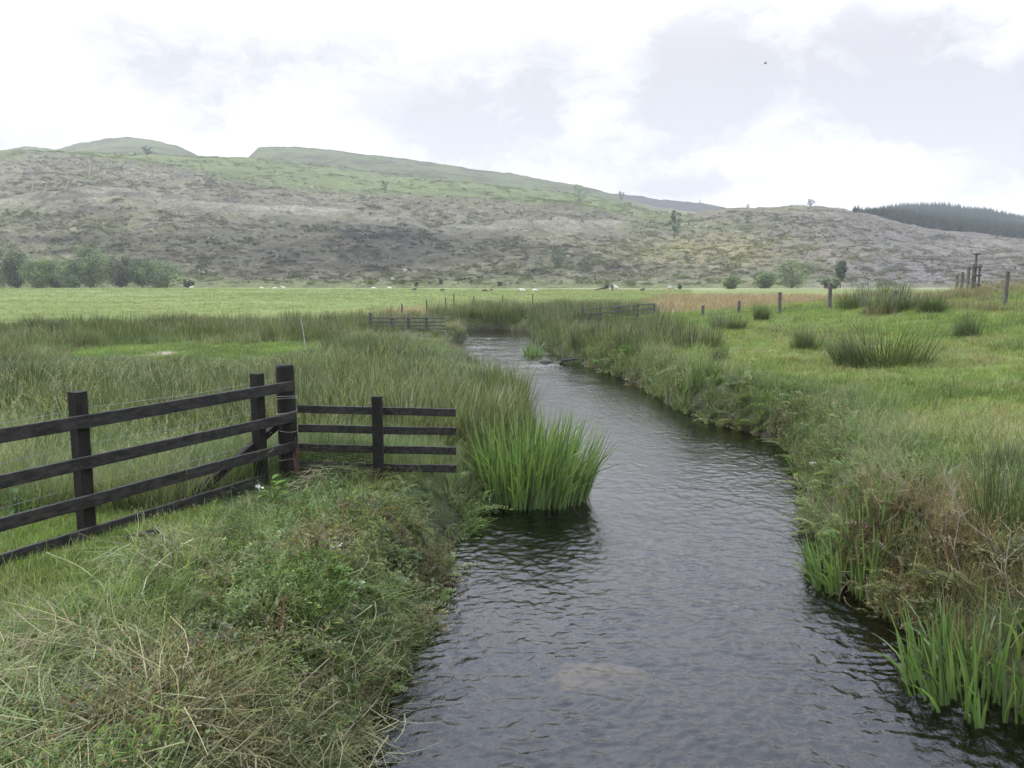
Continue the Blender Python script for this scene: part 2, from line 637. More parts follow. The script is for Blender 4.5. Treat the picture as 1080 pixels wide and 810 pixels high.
def ground_mat(name, s1, s2, bump=0.6, dist=0.05, cn=.3):
    m, t, out = new_mat(name)
    p = t.n('ShaderNodeBsdfPrincipled')
    p.inputs['Roughness'].default_value = 0.95
    p.inputs['Specular IOR Level'].default_value = 0.1
    v = t.n('ShaderNodeTexCoord').outputs['Object']
    col = t.n('ShaderNodeAttribute', attribute_name='Col').outputs['Color']
    n1, n2 = t.noise(v, s1, 6, 0.65), t.noise(v, s2, 4, 0.7)
    k = t.math('MULTIPLY', t.ramp(n1, 0.3, 0.7, 0.62, 1.38, False), t.ramp(n2, 0.3, 0.7, 1 - cn, 1 + cn, False))
    cc = t.n('ShaderNodeCombineColor')
    for i in range(3):
        t.link(k, cc.inputs[i])
    c = t.mix(1.0, col, cc.outputs[0], 'MULTIPLY')
    t.link(c, p.inputs['Base Color'])
    b = t.n('ShaderNodeBump')
    b.inputs['Strength'].default_value = bump
    b.inputs['Distance'].default_value = dist
    t.link(t.math('ADD', n2, n1), b.inputs['Height'])
    t.link(b.outputs[0], p.inputs['Normal'])
    t.link(p.outputs[0], out.inputs[0])
    return m


def water_mat():
    m, t, out = new_mat('river_water')
    v = t.n('ShaderNodeTexCoord').outputs['Object']
    v1 = t.vmath('MULTIPLY', v, (1.0, 0.62, 1.0))
    a = t.noise(v1, 5.0, 3, 0.5, dist=0.6)
    b_ = t.noise(v1, 17.0, 3, 0.55, dist=0.5)
    c = t.noise(v1, 48.0, 2, 0.5)
    hgt = t.math('ADD', t.math('MULTIPLY', a, 1.0), t.math('ADD', t.math('MULTIPLY', b_, 0.55), t.math('MULTIPLY', c, 0.28)))
    bp = t.n('ShaderNodeBump')
    bp.inputs['Strength'].default_value = 1.0
    bp.inputs['Distance'].default_value = 0.010
    t.link(hgt, bp.inputs['Height'])
    fr = t.n('ShaderNodeFresnel')
    fr.inputs['IOR'].default_value = 1.48
    t.link(bp.outputs[0], fr.inputs['Normal'])
    gl = t.n('ShaderNodeBsdfGlossy')
    gl.inputs['Roughness'].default_value = 0.05
    gl.inputs['Color'].default_value = (1, 1, 1, 1)
    t.link(bp.outputs[0], gl.inputs['Normal'])
    tr = t.n('ShaderNodeBsdfTransparent')
    tr.inputs['Color'].default_value = (0.32, 0.28, 0.23, 1)
    mx = t.n('ShaderNodeMixShader')
    t.link(fr.outputs[0], mx.inputs[0])
    t.link(tr.outputs[0], mx.inputs[1])
    t.link(gl.outputs[0], mx.inputs[2])
    t.link(mx.outputs[0], out.inputs[0])
    return m


M_grass = veg_mat('grass_blade')
M_litter = veg_mat('cut_grass_strand', straw=(0.30, 0.27, 0.16), straw_at=0.84, trans=0.2)
M_herb = veg_mat('weed_leaf', straw=(0.20, 0.10, 0.05), straw_at=0.88, gloss=0.03)
M_iris = veg_mat('iris_leaf', (0.088, 0.142, 0.042), straw=(0.24, 0.24, 0.06), straw_at=0.95, vary=0.55, gloss=0.04, trans=0.4)
M_rush = veg_mat('rush_stem', (0.060, 0.083, 0.036), straw=(0.17, 0.145, 0.08), straw_at=0.90, vary=0.5)
M_leaf_dark = veg_mat('tree_leaf_dark', (0.048, 0.076, 0.040), straw_at=0.99, trans=0.25)
M_leaf_mid = veg_mat('tree_leaf_mid', (0.120, 0.162, 0.082), straw_at=0.99, trans=0.3)
M_leaf_pale = veg_mat('tree_leaf_pale', (0.140, 0.185, 0.075), straw_at=0.99, trans=0.3)
M_heath = veg_mat('heath_leaf', (0.085, 0.078, 0.055), straw_at=0.97, trans=0.15)
M_bark = plain('bark', (0.09, 0.08, 0.07), (0.05, 0.045, 0.04), 8)
M_creosote = plain('creosoted_timber', (0.0082, 0.0070, 0.0062), (0.017, 0.0145, 0.0125), 9.0, rough=0.8, spec=0.2, bump=0.5, bscale=26, stretch=(1, 1, 0.35))
M_creorail = plain('creosoted_rail', (0.0082, 0.0070, 0.0062), (0.032, 0.028, 0.025), 7.0, rough=0.7, spec=0.25, bump=0.4, bscale=18, stretch=(2.4, .5, 3.0))
M_greywood = plain('weathered_wood', (0.10, 0.092, 0.085), (0.055, 0.05, 0.046), 7)
M_deadwood = plain('bleached_wood', (0.36, 0.32, 0.27), (0.22, 0.19, 0.16), 5)
M_twig = plain('dry_twig', (0.24, 0.21, 0.17), (0.15, 0.125, 0.10), 5)
M_darklog = plain('dark_wet_log', (0.035, 0.03, 0.025), (0.07, 0.06, 0.045), 5)
M_wire = plain('fence_wire', (0.22, 0.22, 0.22), (0.15, 0.13, 0.12), 30, rough=0.5, spec=0.5)
M_rust = plain('rusty_bark_strip', (0.11, 0.055, 0.042), (0.05, 0.028, 0.022), 25, bump=0.6)
M_stone = plain('stone', (0.36, 0.34, 0.29), (0.22, 0.21, 0.18), 4, bump=0.5)
M_palestone = plain('pale_stone', (0.52, 0.49, 0.36), (0.30, 0.28, 0.21), 5, bump=.5)
M_wool = plain('wool', (0.62, 0.60, 0.54), (0.48, 0.46, 0.40), 6, rough=1.0)
M_darkwool = plain('dark_wool', (0.045, 0.036, 0.03), (0.02, 0.017, 0.015), 6, rough=1.0)
M_stalk = plain('dry_stalk', (0.42, 0.40, 0.25), (0.27, 0.27, 0.14), 6)
M_greenstalk = plain('green_stalk', (0.17, 0.21, 0.085), (0.12, 0.14, 0.06), 6)
M_petal = plain('white_flower', (0.72, 0.72, 0.68), (0.6, 0.6, 0.55), 20)

# ================================================================== SETTING
# ------------------------------------------------------------------ ground sheet
def spaced(parts):
    out = []
    for a, b, n in parts:
        out.append(np.linspace(a, b, n, endpoint=False))
    return np.concatenate(out + [np.array([parts[-1][1]])])


gx = spaced([(-620, -140, 30), (-140, -40, 70), (-40, -12, 90), (-12, -6, 70), (-6, 9, 270), (9, 16, 70), (16, 45, 90), (45, 150, 70), (150, 620, 30)])
gy = spaced([(-60, -2, 12), (-2, 3, 14), (3, 14, 230), (14, 26, 140), (26, 60, 170), (60, 110, 90), (110, 224, 60)])
GX, GY = np.meshgrid(gx, gy)
GD = river_d(GX, GY)
GZ = ground_z(GX, GY, GD)


def mixc(a, b, k):
    k = np.asarray(k)[..., None]
    return a * (1 - k) + np.asarray(b) * k


def field_edge(x, y=None):
    """near edge of the bright mown field, in metres ahead"""
    y = 40.0 if y is None else y
    q = np.interp(x / np.maximum(y, 1), [-.9, -.63, -.4, -.25, -.17, -.08, 0, .1], [35, 36, 38.5, 41, 46, 56, 62, 66])
    return q + 1.2 * fbm(x, np.asarray(x) * 0 + 3.3, 5, 3, 71)


def brown_mask(x, y):
    return sstep(48, 54, y + 2 * fbm(x, y, 8, 2, 75)) * (1 - sstep(100, 128, y)) * sstep(0.155, 0.20, x / np.maximum(y, 1) + 0.02 * fbm(x, y, 10, 2, 76)) * (1 - sstep(.55, .7, x / np.maximum(y, 1)))


def bare_spot(x, y):
    return np.exp(-(((x + 11.6) / .62) ** 2 + ((y - 27.0) / .95) ** 2) ** 2)


def dry_strip(x, y):
    return np.exp(-(((x + 5.5) / 4.5) ** 2 + ((y - 59 + .6 * fbm(x, y, 4, 2, 113)) / 5.0) ** 2) ** 2)


def ground_colour(x, y, d):
    rt = is_right(x, y)
    n1, n2, n3 = fbm(x, y, 3.5, 4, 81), fbm(x, y, 11, 3, 85), fbm(x, y, 1.1, 3, 89)
    c = np.zeros(x.shape + (3,)) + np.array([0.050, 0.062, 0.026])            # soil and thatch under the long grass
    c = mixc(c, (0.085, 0.075, 0.045), sstep(0.0, 0.5, n1) * 0.5)
    grazed = np.where(rt & (y < 48), sstep(0.8, 2.6, d + 0.6 * n1), 0)
    c = mixc(c, (0.085, 0.125, 0.034), grazed)
    c = mixc(c, (0.115, 0.125, 0.050), grazed * sstep(-0.1, 0.5, n2) * 0.55)
    lawn = lawn_mask(x, y)
    c = mixc(c, (0.075, 0.125, 0.028), lawn)
    fld = np.where(y > 40, sstep(0, 2, y - field_edge(x, y)), 0) * (1 - sstep(0.02, 0.06, x / np.maximum(y, 1)) * (1 - sstep(80, 105, y)))
    c = mixc(c, (0.128, 0.160, 0.056), fld)
    c = mixc(c, (0.150, 0.170, 0.060), fld * sstep(-.2, .6, fbm(x * .35, y, 16, 3, 93)) * .7)
    c = mixc(c, (0.100, 0.138, 0.042), fld * sstep(.0, .5, fbm(x * .5, y, 7, 4, 95)) * .75)
    c = mixc(c, (0.20, 0.19, 0.115), sstep(165, 205, y + 14 * fbm(x, y, 40, 2, 97)) * sstep(-40, 30, x) * .75)
    bm_ = brown_mask(x, y)
    c = mixc(c, (0.215, 0.150, 0.100), bm_)
    c = mixc(c, (0.25, 0.20, 0.13), bm_ * sstep(-.1, .5, n2) * .6)
    bare = bare_spot(x, y)
    c = mixc(c, (0.22, 0.185, 0.15), np.clip(bare * 1.4, 0, 1))
    c = mixc(c, (0.22, 0.17, 0.12), dry_strip(x, y))
    bankm = (1 - sstep(0.05, 0.55, d)) * (y < 60)
    c = mixc(c, (0.030, 0.024, 0.018), bankm)                                  # peaty bank and stream bed
    bedm = (d < -0.1)
    c = np.where(bedm[..., None], c * (1.0 + 0.7 * np.clip(n3, -1, 1))[..., None], c)
    return np.clip(c, 0.004, 1)


def lawn_mask(x, y):
    """short bright grass: the strip under the long fence, and the pale ride across the rushes"""
    fx = -2.9 + (y - 10.05) * (1.22 / 2.51)          # the fence line
    a = sstep(-3.2, -2.0, x - fx + .3 * fbm(x, y, .8, 2, 101)) * (1 - sstep(-0.2, 0.9, x - fx - .42 * (9 - y) + .35 * fbm(x, y, .6, 2, 103))) * (1 - sstep(8.0, 8.9, y + .3 * fbm(x, y, .7, 2, 107))) * (y > 3)
    b = np.exp(-((y - 28.3 - .10 * (x + 9) - .9 * fbm(x, y, 3, 2, 109)) / 3.4) ** 2) * sstep(-17.0, -13, x) * (1 - sstep(-7.8, -5.8, x))
    return np.clip(a + np.clip(b * 1.5, 0, 1), 0, 1)


gme = grid_mesh('ground', GX, GY, GZ, ground_colour(GX, GY, GD))
M_ground = ground_mat('turf_and_peat', 1.7, 14.0, 0.8, 0.06)
tag(link_mesh('ground', gme, M_ground), kind='structure')

# ------------------------------------------------------------------ hills
hs = np.concatenate([np.linspace(-2.6, -.8, 60, endpoint=False), np.linspace(-.8, .8, 860, endpoint=False), np.linspace(.8, 2.6, 61)])
hy = np.concatenate([np.linspace(FOOT - 3, 480, 230, endpoint=False), np.linspace(480, 660, 70, endpoint=False), np.linspace(660, 930, 80, endpoint=False), np.linspace(930, 1500, 50)])
HS, HY = np.meshgrid(hs, hy)
HX = HS * HY
HZ = hill_z(HX, HY)
HZ = np.where(HY < FOOT + 2, np.minimum(HZ, -0.02) - 0.15 * (HY < FOOT - 1), HZ)


def on_track(x, y):
    s = x / y
    zf = np.interp(s, R1[0], R1[1]) * np.clip((y - FOOT) / (480 - FOOT), 0, 1) ** 1.12
    r = np.zeros(x.shape, bool)
    for tr in (TRACK_A, TRACK_B):
        ss = np.array([dir_px(a, b)[0] / dir_px(a, b)[1] for a, b in tr])
        tt = np.array([dir_px(a, b)[2] / dir_px(a, b)[1] for a, b in tr])
        el = (zf - CAM_Z) / y - np.interp(s, ss, tt)
        r |= (s > ss[0]) & (s < ss[-1]) & (el > -.013) & (el < .006)
    return r


def hill_px(x, y, z):
    """photo pixel of a hillside point, used only to set out land cover by bearing"""
    return 540 + FPX * x / (y * math.cos(PITCH) - (z - CAM_Z) * math.sin(PITCH)), 405 - FPX * (y * math.sin(PITCH) + (z - CAM_Z) * math.cos(PITCH)) / (y * math.cos(PITCH) - (z - CAM_Z) * math.sin(PITCH))


HILL_COVER = [(60, 186, 130, 16, (.200, .178, .152), .5), (300, 212, 170, 10, (.190, .165, .150), .5), (75, 251, 75, 6, (.050, .044, .038), .9), (95, 266, 60, 5, (.045, .04, .035), .8),
              (215, 262, 90, 20, (.082, .072, .062), .8), (330, 272, 110, 20, (.060, .054, .050), .8), (425, 262, 66, 17, (.046, .044, .042), .9), (395, 248, 45, 5, (.030, .028, .027), .9),
              (520, 262, 60, 10, (.100, .090, .075), .6), (590, 275, 40, 10, (.065, .07, .045), .6), (130, 205, 60, 3, (.055, .05, .045), .7), (275, 183, 30, 3, (.07, .07, .05), .6),
              (20, 231, 40, 9, (.115, .125, .065), .7), (560, 225, 90, 6, (.17, .15, .125), .5), (770, 266, 80, 15, (.240, .210, .125), .6), (690, 262, 50, 12, (.20, .185, .10), .6),
              (740, 238, 90, 8, (.145, .155, .085), .7), (690, 228, 40, 6, (.135, .16, .075), .7), (860, 232, 90, 8, (.150, .132, .125), .7), (900, 252, 90, 12, (.155, .140, .140), .7),
              (970, 285, 110, 18, (.150, .135, .145), .8), (1020, 262, 90, 8, (.185, .165, .165), .6), (895, 297, 40, 7, (.205, .185, .18), .7), (830, 290, 80, 8, (.13, .13, .08), .6),
              (700, 290, 90, 9, (.165, .155, .12), .6), (640, 283, 40, 3, (.075, .065, .07), .7), (500, 290, 90, 8, (.125, .125, .085), .6), (450, 225, 60, 8, (.185, .165, .14), .5),
              (40, 290, 90, 8, (.10, .10, .06), .6), (1000, 248, 40, 3, (.09, .08, .08), .6)]


def hill_colour(x, y, z):
    s = x / y
    n1, n2, n3, n4 = fbm(x, y, 70, 4, 121), fbm(x, y * .7, 24, 4, 125), fbm(x, y * .6, 8, 3, 129), fbm(x, y * .6, 3.2, 2, 133)
    c = np.zeros(x.shape + (3,)) + np.array([0.150, 0.130, 0.108])
    c = mixc(c, (0.205, 0.180, 0.150), sstep(0, .6, n2))                       # bleached brash
    c = mixc(c, (0.105, 0.080, 0.062), sstep(.0, .55, -n2) * .8)               # raw peat
    c = mixc(c, (0.120, 0.125, 0.060), sstep(.0, .6, n3 + .5 * n1) * .65)      # new green
    c = mixc(c, (0.050, 0.043, 0.036), sstep(.25, .6, -n3 - .3 * n4) * .75)
    c = mixc(c, (0.28, 0.255, 0.215), sstep(.42, .75, n4) * .6)
    right = sstep(.03, .3, s)
    c = mixc(c, (0.250, 0.215, 0.120), right * sstep(-.1, .5, n1 + .3 * n3) * (1 - sstep(.36, .5, s)) * .6)
    c = mixc(c, (0.165, 0.140, 0.135), sstep(.3, .5, s) * .6)
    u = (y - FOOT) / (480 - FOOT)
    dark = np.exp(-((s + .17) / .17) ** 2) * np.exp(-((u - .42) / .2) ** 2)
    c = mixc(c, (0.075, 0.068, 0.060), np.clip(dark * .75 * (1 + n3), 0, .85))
    c = mixc(c, (0.135, 0.150, 0.070), (1 - sstep(.03, .10, u + .03 * n2)) * .8)   # grassy foot of the slope
    pxx, pyy = hill_px(x, y, z)
    wx_, wy_ = pxx + 16 * fbm(x, y, 18, 3, 411), pyy + 5 * fbm(x, y, 14, 3, 413)
    for (ax, ay, rx, ry, cc, k) in HILL_COVER:
        m = np.exp(-(((wx_ - ax) / rx) ** 2 + ((wy_ - ay) / ry) ** 2) ** 1.5)
        c = mixc(c, cc, np.clip(m * k * (1 + .8 * n4), 0, .9))
    # open green hill above the felled ground
    gx_ = sstep(455, 500, y + 22 * n2 + 14 * n3) * (1 - sstep(.10, .22, s + .04 * n2))
    g = np.zeros(x.shape + (3,)) + np.array([0.128, 0.152, 0.062])
    g = mixc(g, (0.085, 0.110, 0.040), sstep(0, .5, n2) * .75)
    g = mixc(g, (0.165, 0.180, 0.085), sstep(.1, .6, n3) * .6)
    up = sstep(640, 700, y + 14 * n2)
    g = mixc(g, (0.095, 0.108, 0.046), up * .85)
    g = mixc(g, (0.048, 0.046, 0.030), up * sstep(-.1, .5, n2 + .6 * n3) * .8)
    g = mixc(g, (0.115, 0.130, 0.065), up * sstep(.15, .6, n1 - .5 * n3) * .7)
    c = c * (1 - gx_[..., None]) + g * gx_[..., None]
    c = mixc(c, (0.022, 0.022, 0.020), sstep(1000, 1060, y) * 1.0)              # heather ridge behind
    # forest tracks
    zf = np.interp(s, R1[0], R1[1]) * np.clip((y - FOOT) / (480 - FOOT), 0, 1) ** 1.12
    for tr, k in ((TRACK_A, .50), (TRACK_B, .50)):
        ss = np.array([dir_px(a, b)[0] / dir_px(a, b)[1] for a, b in tr])
        tt = np.array([dir_px(a, b)[2] / dir_px(a, b)[1] for a, b in tr])
        el = (zf - CAM_Z) / y - np.interp(s, ss, tt)
        inn = sstep(ss[0] - .02, ss[0], s) * (1 - sstep(ss[-1] - .02, ss[-1] + .01, s)) * (y < 480)
        m = inn * np.exp(-((el + .003) / .0036) ** 2) * np.clip(.75 + .6 * n3, 0, 1)
        c = mixc(c, (0.30, 0.275, 0.26), np.clip(m * k, 0, 1))
    c = c * (np.array([.62, .635, .52]) * (1 - .5 * sstep(.25, .5, s))[..., None] + np.array([.60, .59, .565]) * (.5 * sstep(.25, .5, s))[..., None])
    return np.clip(c, .01, 1)


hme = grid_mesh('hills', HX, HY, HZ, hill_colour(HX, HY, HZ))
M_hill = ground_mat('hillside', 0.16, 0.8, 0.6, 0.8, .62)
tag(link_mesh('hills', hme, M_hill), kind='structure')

# ------------------------------------------------------------------ water sheet with real ripples
wx = spaced([(-40, -6, 40), (-6, -2.2, 50), (-2.2, 6.2, 330), (6.2, 9, 20)])
wy = spaced([(-12, 3, 30), (3, 10, 290), (10, 18, 190), (18, 30, 150), (30, 54, 120)])
WX, WY = np.meshgrid(wx, wy)
patch = np.clip(.75 + .9 * fbm(WX, WY, 1.5, 3, 141), .15, 1.6)
crest = np.clip(1 - 1.7 * np.abs(fbm(WX * .75 + .25 * WY, WY * 1.25, .23, 3, 151)), 0, 1) ** 3.5
crest2 = np.clip(1 - 1.7 * np.abs(fbm(WX * .8 - .35 * WY, WY * 1.2, .12, 2, 153)), 0, 1) ** 4
rip = fbm(WX, WY * .9, .9, 3, 143) * 0.006 + (crest * 0.0085 + crest2 * .0085) * patch
rip = rip + fbm(WX * 1.1, WY * .9, .085, 2, 157) * 0.0036 * (WY < 22)
riffle = 1 + 0.5 * sstep(26, 34, WY) * (1 - sstep(44, 47, WY)) - .8 * sstep(44, 46, WY)
far_rip = (fbm(WX * .8, WY, 1.0, 3, 159) * .022 + (1 - np.abs(fbm(WX * .7, WY * 1.1, .7, 2, 161))) * .014) * sstep(19, 30, WY) * (1 - .85 * sstep(43.5, 46, WY))
wme = grid_mesh('water', WX, WY, WZ + rip * riffle * (1.5 - 1.0 * sstep(8, 17, WY) + .7 * sstep(22, 30, WY)) + far_rip)
M_water = water_mat()
tag(link_mesh('water', wme, M_water), kind='structure')


# ================================================================== SCATTERED COVER (uncountable)
def scatter(name, pts, rot, scl, idx, tint, protos, mat):
    """one object; geometry nodes place the plants"""
    pc = bpy.data.collections.new(name + '_kinds')
    for k, mb in enumerate(protos):
        me = mb.mesh('%s_kind_%02d' % (name, k))
        me.materials.append(mat)
        pc.objects.link(bpy.data.objects.new('%s_kind_%02d' % (name, k), me))
    me = bpy.data.meshes.new(name)
    n = len(pts)
    me.vertices.add(n)
    me.vertices.foreach_set('co', np.asarray(pts, np.float32).ravel())
    for an, ty, fld, dat in (('rot', 'FLOAT_VECTOR', 'vector', rot), ('scl', 'FLOAT_VECTOR', 'vector', scl), ('idx', 'INT', 'value', idx)):
        me.attributes.new(an, ty, 'POINT').data.foreach_set(fld, np.asarray(dat, np.int32 if ty == 'INT' else np.float32).ravel())
    me.attributes.new('tint', 'FLOAT_COLOR', 'POINT').data.foreach_set('color', np.concatenate([tint, np.ones((n, 1))], 1).astype(np.float32).ravel())
    o = link_mesh(name, me, mat)
    tag(o, kind='stuff')
    ng = bpy.data.node_groups.new(name, 'GeometryNodeTree')
    ng.interface.new_socket('Geometry', in_out='INPUT', socket_type='NodeSocketGeometry')
    ng.interface.new_socket('Geometry', in_out='OUTPUT', socket_type='NodeSocketGeometry')
    gi, go = ng.nodes.new('NodeGroupInput'), ng.nodes.new('NodeGroupOutput')
    ip = ng.nodes.new('GeometryNodeInstanceOnPoints')
    ci = ng.nodes.new('GeometryNodeCollectionInfo')
    ci.inputs['Collection'].default_value = pc
    ci.inputs['Separate Children'].default_value = True
    ci.inputs['Reset Children'].default_value = True
    ip.inputs['Pick Instance'].default_value = True

    def named(an, ty):
        nd = ng.nodes.new('GeometryNodeInputNamedAttribute')
        nd.data_type = ty
        nd.inputs['Name'].default_value = an
        return nd.outputs['Attribute']
    ng.links.new(gi.outputs[0], ip.inputs['Points'])
    ng.links.new(ci.outputs[0], ip.inputs['Instance'])
    ng.links.new(named('idx', 'INT'), ip.inputs['Instance Index'])
    er = ng.nodes.new('FunctionNodeEulerToRotation')
    ng.links.new(named('rot', 'FLOAT_VECTOR'), er.inputs[0])
    ng.links.new(er.outputs[0], ip.inputs['Rotation'])
    ng.links.new(named('scl', 'FLOAT_VECTOR'), ip.inputs['Scale'])
    ng.links.new(ip.outputs[0], go.inputs[0])
    md = o.modifiers.new('scatter', 'NODES')
    md.node_group = ng
    return o


def wedge(n, y0, y1, a=1.5, smin=-1.10, smax=1.20):
    """random ground points in front of the camera, density ~ 1 / distance^a"""
    if smax == 1.20:
        n = int(n * 1.44)
    u = rng.random(n)
    p = 2 - a
    y = (y0 ** p + u * (y1 ** p - y0 ** p)) ** (1 / p)
    s = smin + (smax - smin) * rng.random(n)
    return s * y, y


R_ = random.uniform


def tuft(n, h0, h1_, spread, lean, droop, w, seg=3, seeds=0, seg_seed=0):
    mb = MB()
    for _ in range(n):
        a, r = R_(0, 6.283), spread * math.sqrt(random.random())
        mb.blade((r * math.cos(a), r * math.sin(a), -0.02), R_(0, 6.283), R_(h0, h1_), R_(0, lean), R_(0, droop), w * R_(.6, 1.2), seg, random.random())
    for _ in range(seeds):
        a, r = R_(0, 6.283), spread * .8 * math.sqrt(random.random())
        az, h, le, dr = R_(0, 6.283), h1_ * R_(.95, 1.3), R_(0, lean * .6), R_(0.05, droop * .6 + .05)
        b = (r * math.cos(a), r * math.sin(a), 0)
        mb.blade(b, az, h, le, dr, w * .45, 3, 0.8, hold=.7)
        for k in range(7):                                   # seed head
            t = .80 + .03 * k
            out, up = le * t + dr * t * t, t - .45 * dr * t ** 3 - .25 * le * le * t
            p = (b[0] + math.cos(az) * out * h, b[1] + math.sin(az) * out * h, up * h)
            mb.leaf(p, (math.cos(az) + R_(-1, 1), math.sin(az) + R_(-1, 1), R_(.3, 1.4)), (R_(-1, 1), R_(-1, 1), R_(-1, 1)), .045 * h, .014 * h, 0.96)
    return mb


def rush_tuft(n, h, spread, w=.005):
    mb = MB()
    for _ in range(n):
        a, r = R_(0, 6.283), spread * math.sqrt(random.random())
        az = a + R_(-.7, .7)
        mb.blade((r * math.cos(a), r * math.sin(a), -0.02), az, h * R_(.65, 1.1), R_(.02, .16) + .9 * r, R_(0, .12), w * R_(.7, 1.2), 3, random.random(), hold=.5)
    return mb


def herb(ns, h, leaf, per, w=.5, tip=0):
    mb = MB()
    for _ in range(ns):
        az, le = R_(0, 6.283), R_(.1, .7)
        hh = h * R_(.55, 1.1)
        p0 = Vector((R_(-.12, .12) * h * 2, R_(-.12, .12) * h * 2, 0))
        pts = [p0 + Vector((math.cos(az) * le * t * t * hh, math.sin(az) * le * t * t * hh, t * hh)) for t in (0, .35, .7, 1)]
        mb.tube(pts, [.006 * h * 1.6, .005 * h * 1.6, .004 * h, .002 * h], 3, False, random.random() * .6)
        sh = random.random() * .8
        for k in range(per):
            t = R_(.2, 1.0)
            p = p0 + Vector((math.cos(az) * le * t * t * hh, math.sin(az) * le * t * t * hh, t * hh))
            d = Vector((R_(-1, 1), R_(-1, 1), R_(-.35, .55)))
            mb.leaf(p, d, Vector((R_(-.5, .5), R_(-.5, .5), 1)), leaf * R_(.5, 1.2), leaf * w * R_(.6, 1.1), min(.83, max(0, sh + R_(-.25, .25))) if random.random() < .93 else .97)
        if tip:
            for k in range(tip):
                mb.leaf(pts[-1] + Vector((R_(-.03, .03), R_(-.03, .03), R_(-.12, .03))) * h, (R_(-1, 1), R_(-1, 1), R_(0, 1)), (R_(-1, 1), R_(-1, 1), 1), .03 * h, .02 * h, .97)
    return mb


def litter(n, L, spread, hgt=.06, w=.006):
    mb = MB()
    for _ in range(n):
        a = R_(0, 6.283)
        b = Vector((R_(-spread, spread), R_(-spread, spread), R_(0, hgt)))
        l = L * R_(.4, 1.2)
        bend, rise = R_(-.5, .5), R_(-.15, .3)
        sh = random.random()
        vs_ = []
        for k in range(4):
            t = k / 3
            aa = a + bend * t
            c = b + Vector((math.cos(aa) * l * t, math.sin(aa) * l * t, rise * l * t * (1 - .8 * t)))
            ww = w * (1.0 - .6 * t) * .5
            vs_ += [c + Vector((-math.sin(aa) * ww, math.cos(aa) * ww, -ww * .5)), c + Vector((math.sin(aa) * ww, -math.cos(aa) * ww, ww * .5))]
        mb.add(vs_, [(2 * k, 2 * k + 1, 2 * k + 3, 2 * k + 2) for k in range(3)], sh)
    return mb


def place(x, y, zoff, smin_, smax_, tilt=.12):
    n = len(x)
    z = H(x, y) + zoff
    rot = np.stack([rng.normal(0, tilt, n), rng.normal(0, tilt, n), rng.random(n) * 6.283], 1)
    k = smin_ + (smax_ - smin_) * rng.random(n)
    return np.stack([x, y, z], 1), rot, np.stack([k, k, k * (0.85 + .3 * rng.random(n))], 1)


def tint(n, *cols, noise=None, jit=.18):
    """colours blended by a 0..1 field, with per-plant jitter"""
    cols = np.array(cols, float)
    q = (rng.random(n) if noise is None else np.clip(noise, 0, .999)) * (len(cols) - 1)
    i = np.minimum(q.astype(int), len(cols) - 2)
    f = (q - i)[:, None]
    c = cols[i] * (1 - f) + cols[i + 1] * f
    return np.clip(c * (1 + rng.normal(0, jit, (n, 1))) * (1 + rng.normal(0, .06, (n, 3))), .008, .6)


# ---- short grass: right-hand pasture, lawn strips
P_short = [tuft(34, .05, .12, .13, .7, .5, .006) for _ in range(5)]
xs, ys = wedge(90000, 4, 60, 1.55)
d = river_d(xs, ys)
rt = is_right(xs, ys)
nn = fbm(xs, ys, 3.5, 3, 201)
keep = (rt & (d > .7 + .5 * nn) & (xs < 40) & (ys < 52)) | (~rt & (d > .4) & (rng.random(len(xs)) < lawn_mask(xs, ys) * (1 - bare_spot(xs, ys))))
x, y = xs[keep], ys[keep]
p, r_, s_ = place(x, y, -.01, .7, 1.25)
s_ = s_ * (1 + y / 30)[:, None] ** .7
nf = np.where(rt[keep], .5, .28) + .8 * fbm(x, y, 2.6, 3, 207) + .3 * fbm(x, y, 9, 2, 209)
scatter('short_grass', p, r_, s_, rng.integers(0, 5, len(x)), tint(len(x), (.066, .108, .018), (.112, .168, .028), (.150, .188, .044), (.190, .185, .078), noise=nf), P_short, M_grass)

P_past = [tuft(40, .10, .30, .14, .8, .8, .007, 3, seeds=k) for k in (0, 0, 1)]
xs, ys = wedge(36000, 4, 50, 1.5, -.05, 1.19)
d = river_d(xs, ys)
keep = is_right(xs, ys) & (d > 1.0) & (rng.random(len(xs)) < .18 + 1.1 * fbm(xs, ys, 1.9, 3, 431) + .5 * (1 - sstep(1.2, 3.2, d)))
x, y = xs[keep], ys[keep]
p, r_, s_ = place(x, y, -.02, .6, 1.2, .15)
s_ = s_ * (1 + y / 45)[:, None] ** .6
scatter('pasture_tufts', p, r_, s_, rng.integers(0, 3, len(x)), tint(len(x), (.056, .090, .020), (.090, .138, .030), (.145, .172, .052), (.200, .190, .092), noise=.42 + .8 * fbm(x, y, 1.6, 3, 437)), P_past, M_grass)

# ---- long meadow grass with seed heads behind the fence and along the banks
P_long = [tuft(24, .32, .72, .15, .5, .6, .0075, 4, seeds=k) for k in (3, 1, 0, 0, 0)] + [tuft(30, .25, .55, .16, .6, .8, .008, 4) for _ in range(3)]
P_far = [tuft(30, .35, .75, .28, .45, .4, .016, 3, seeds=k) for k in (2, 0, 0, 0)]
xs, ys = wedge(52000, 6, 56, 1.45)
d = river_d(xs, ys)
rt = is_right(xs, ys)
fx = -2.9 + (ys - 10.05) * (1.22 / 2.51)
behind = ((xs < fx - .15) & (ys < 10.05)) | (ys > 10.2)
lm = lawn_mask(xs, ys)
nb = fbm(xs, ys, 2.5, 3, 221)
keepL = ~rt & behind & (d > .12) & (rng.random(len(xs)) > lm * 1.3) & (ys < field_edge(xs, ys) + 1.0)
keepR = rt & (d > .12) & (d < 1.5 + 1.1 * nb) & (rng.random(len(xs)) < .8)
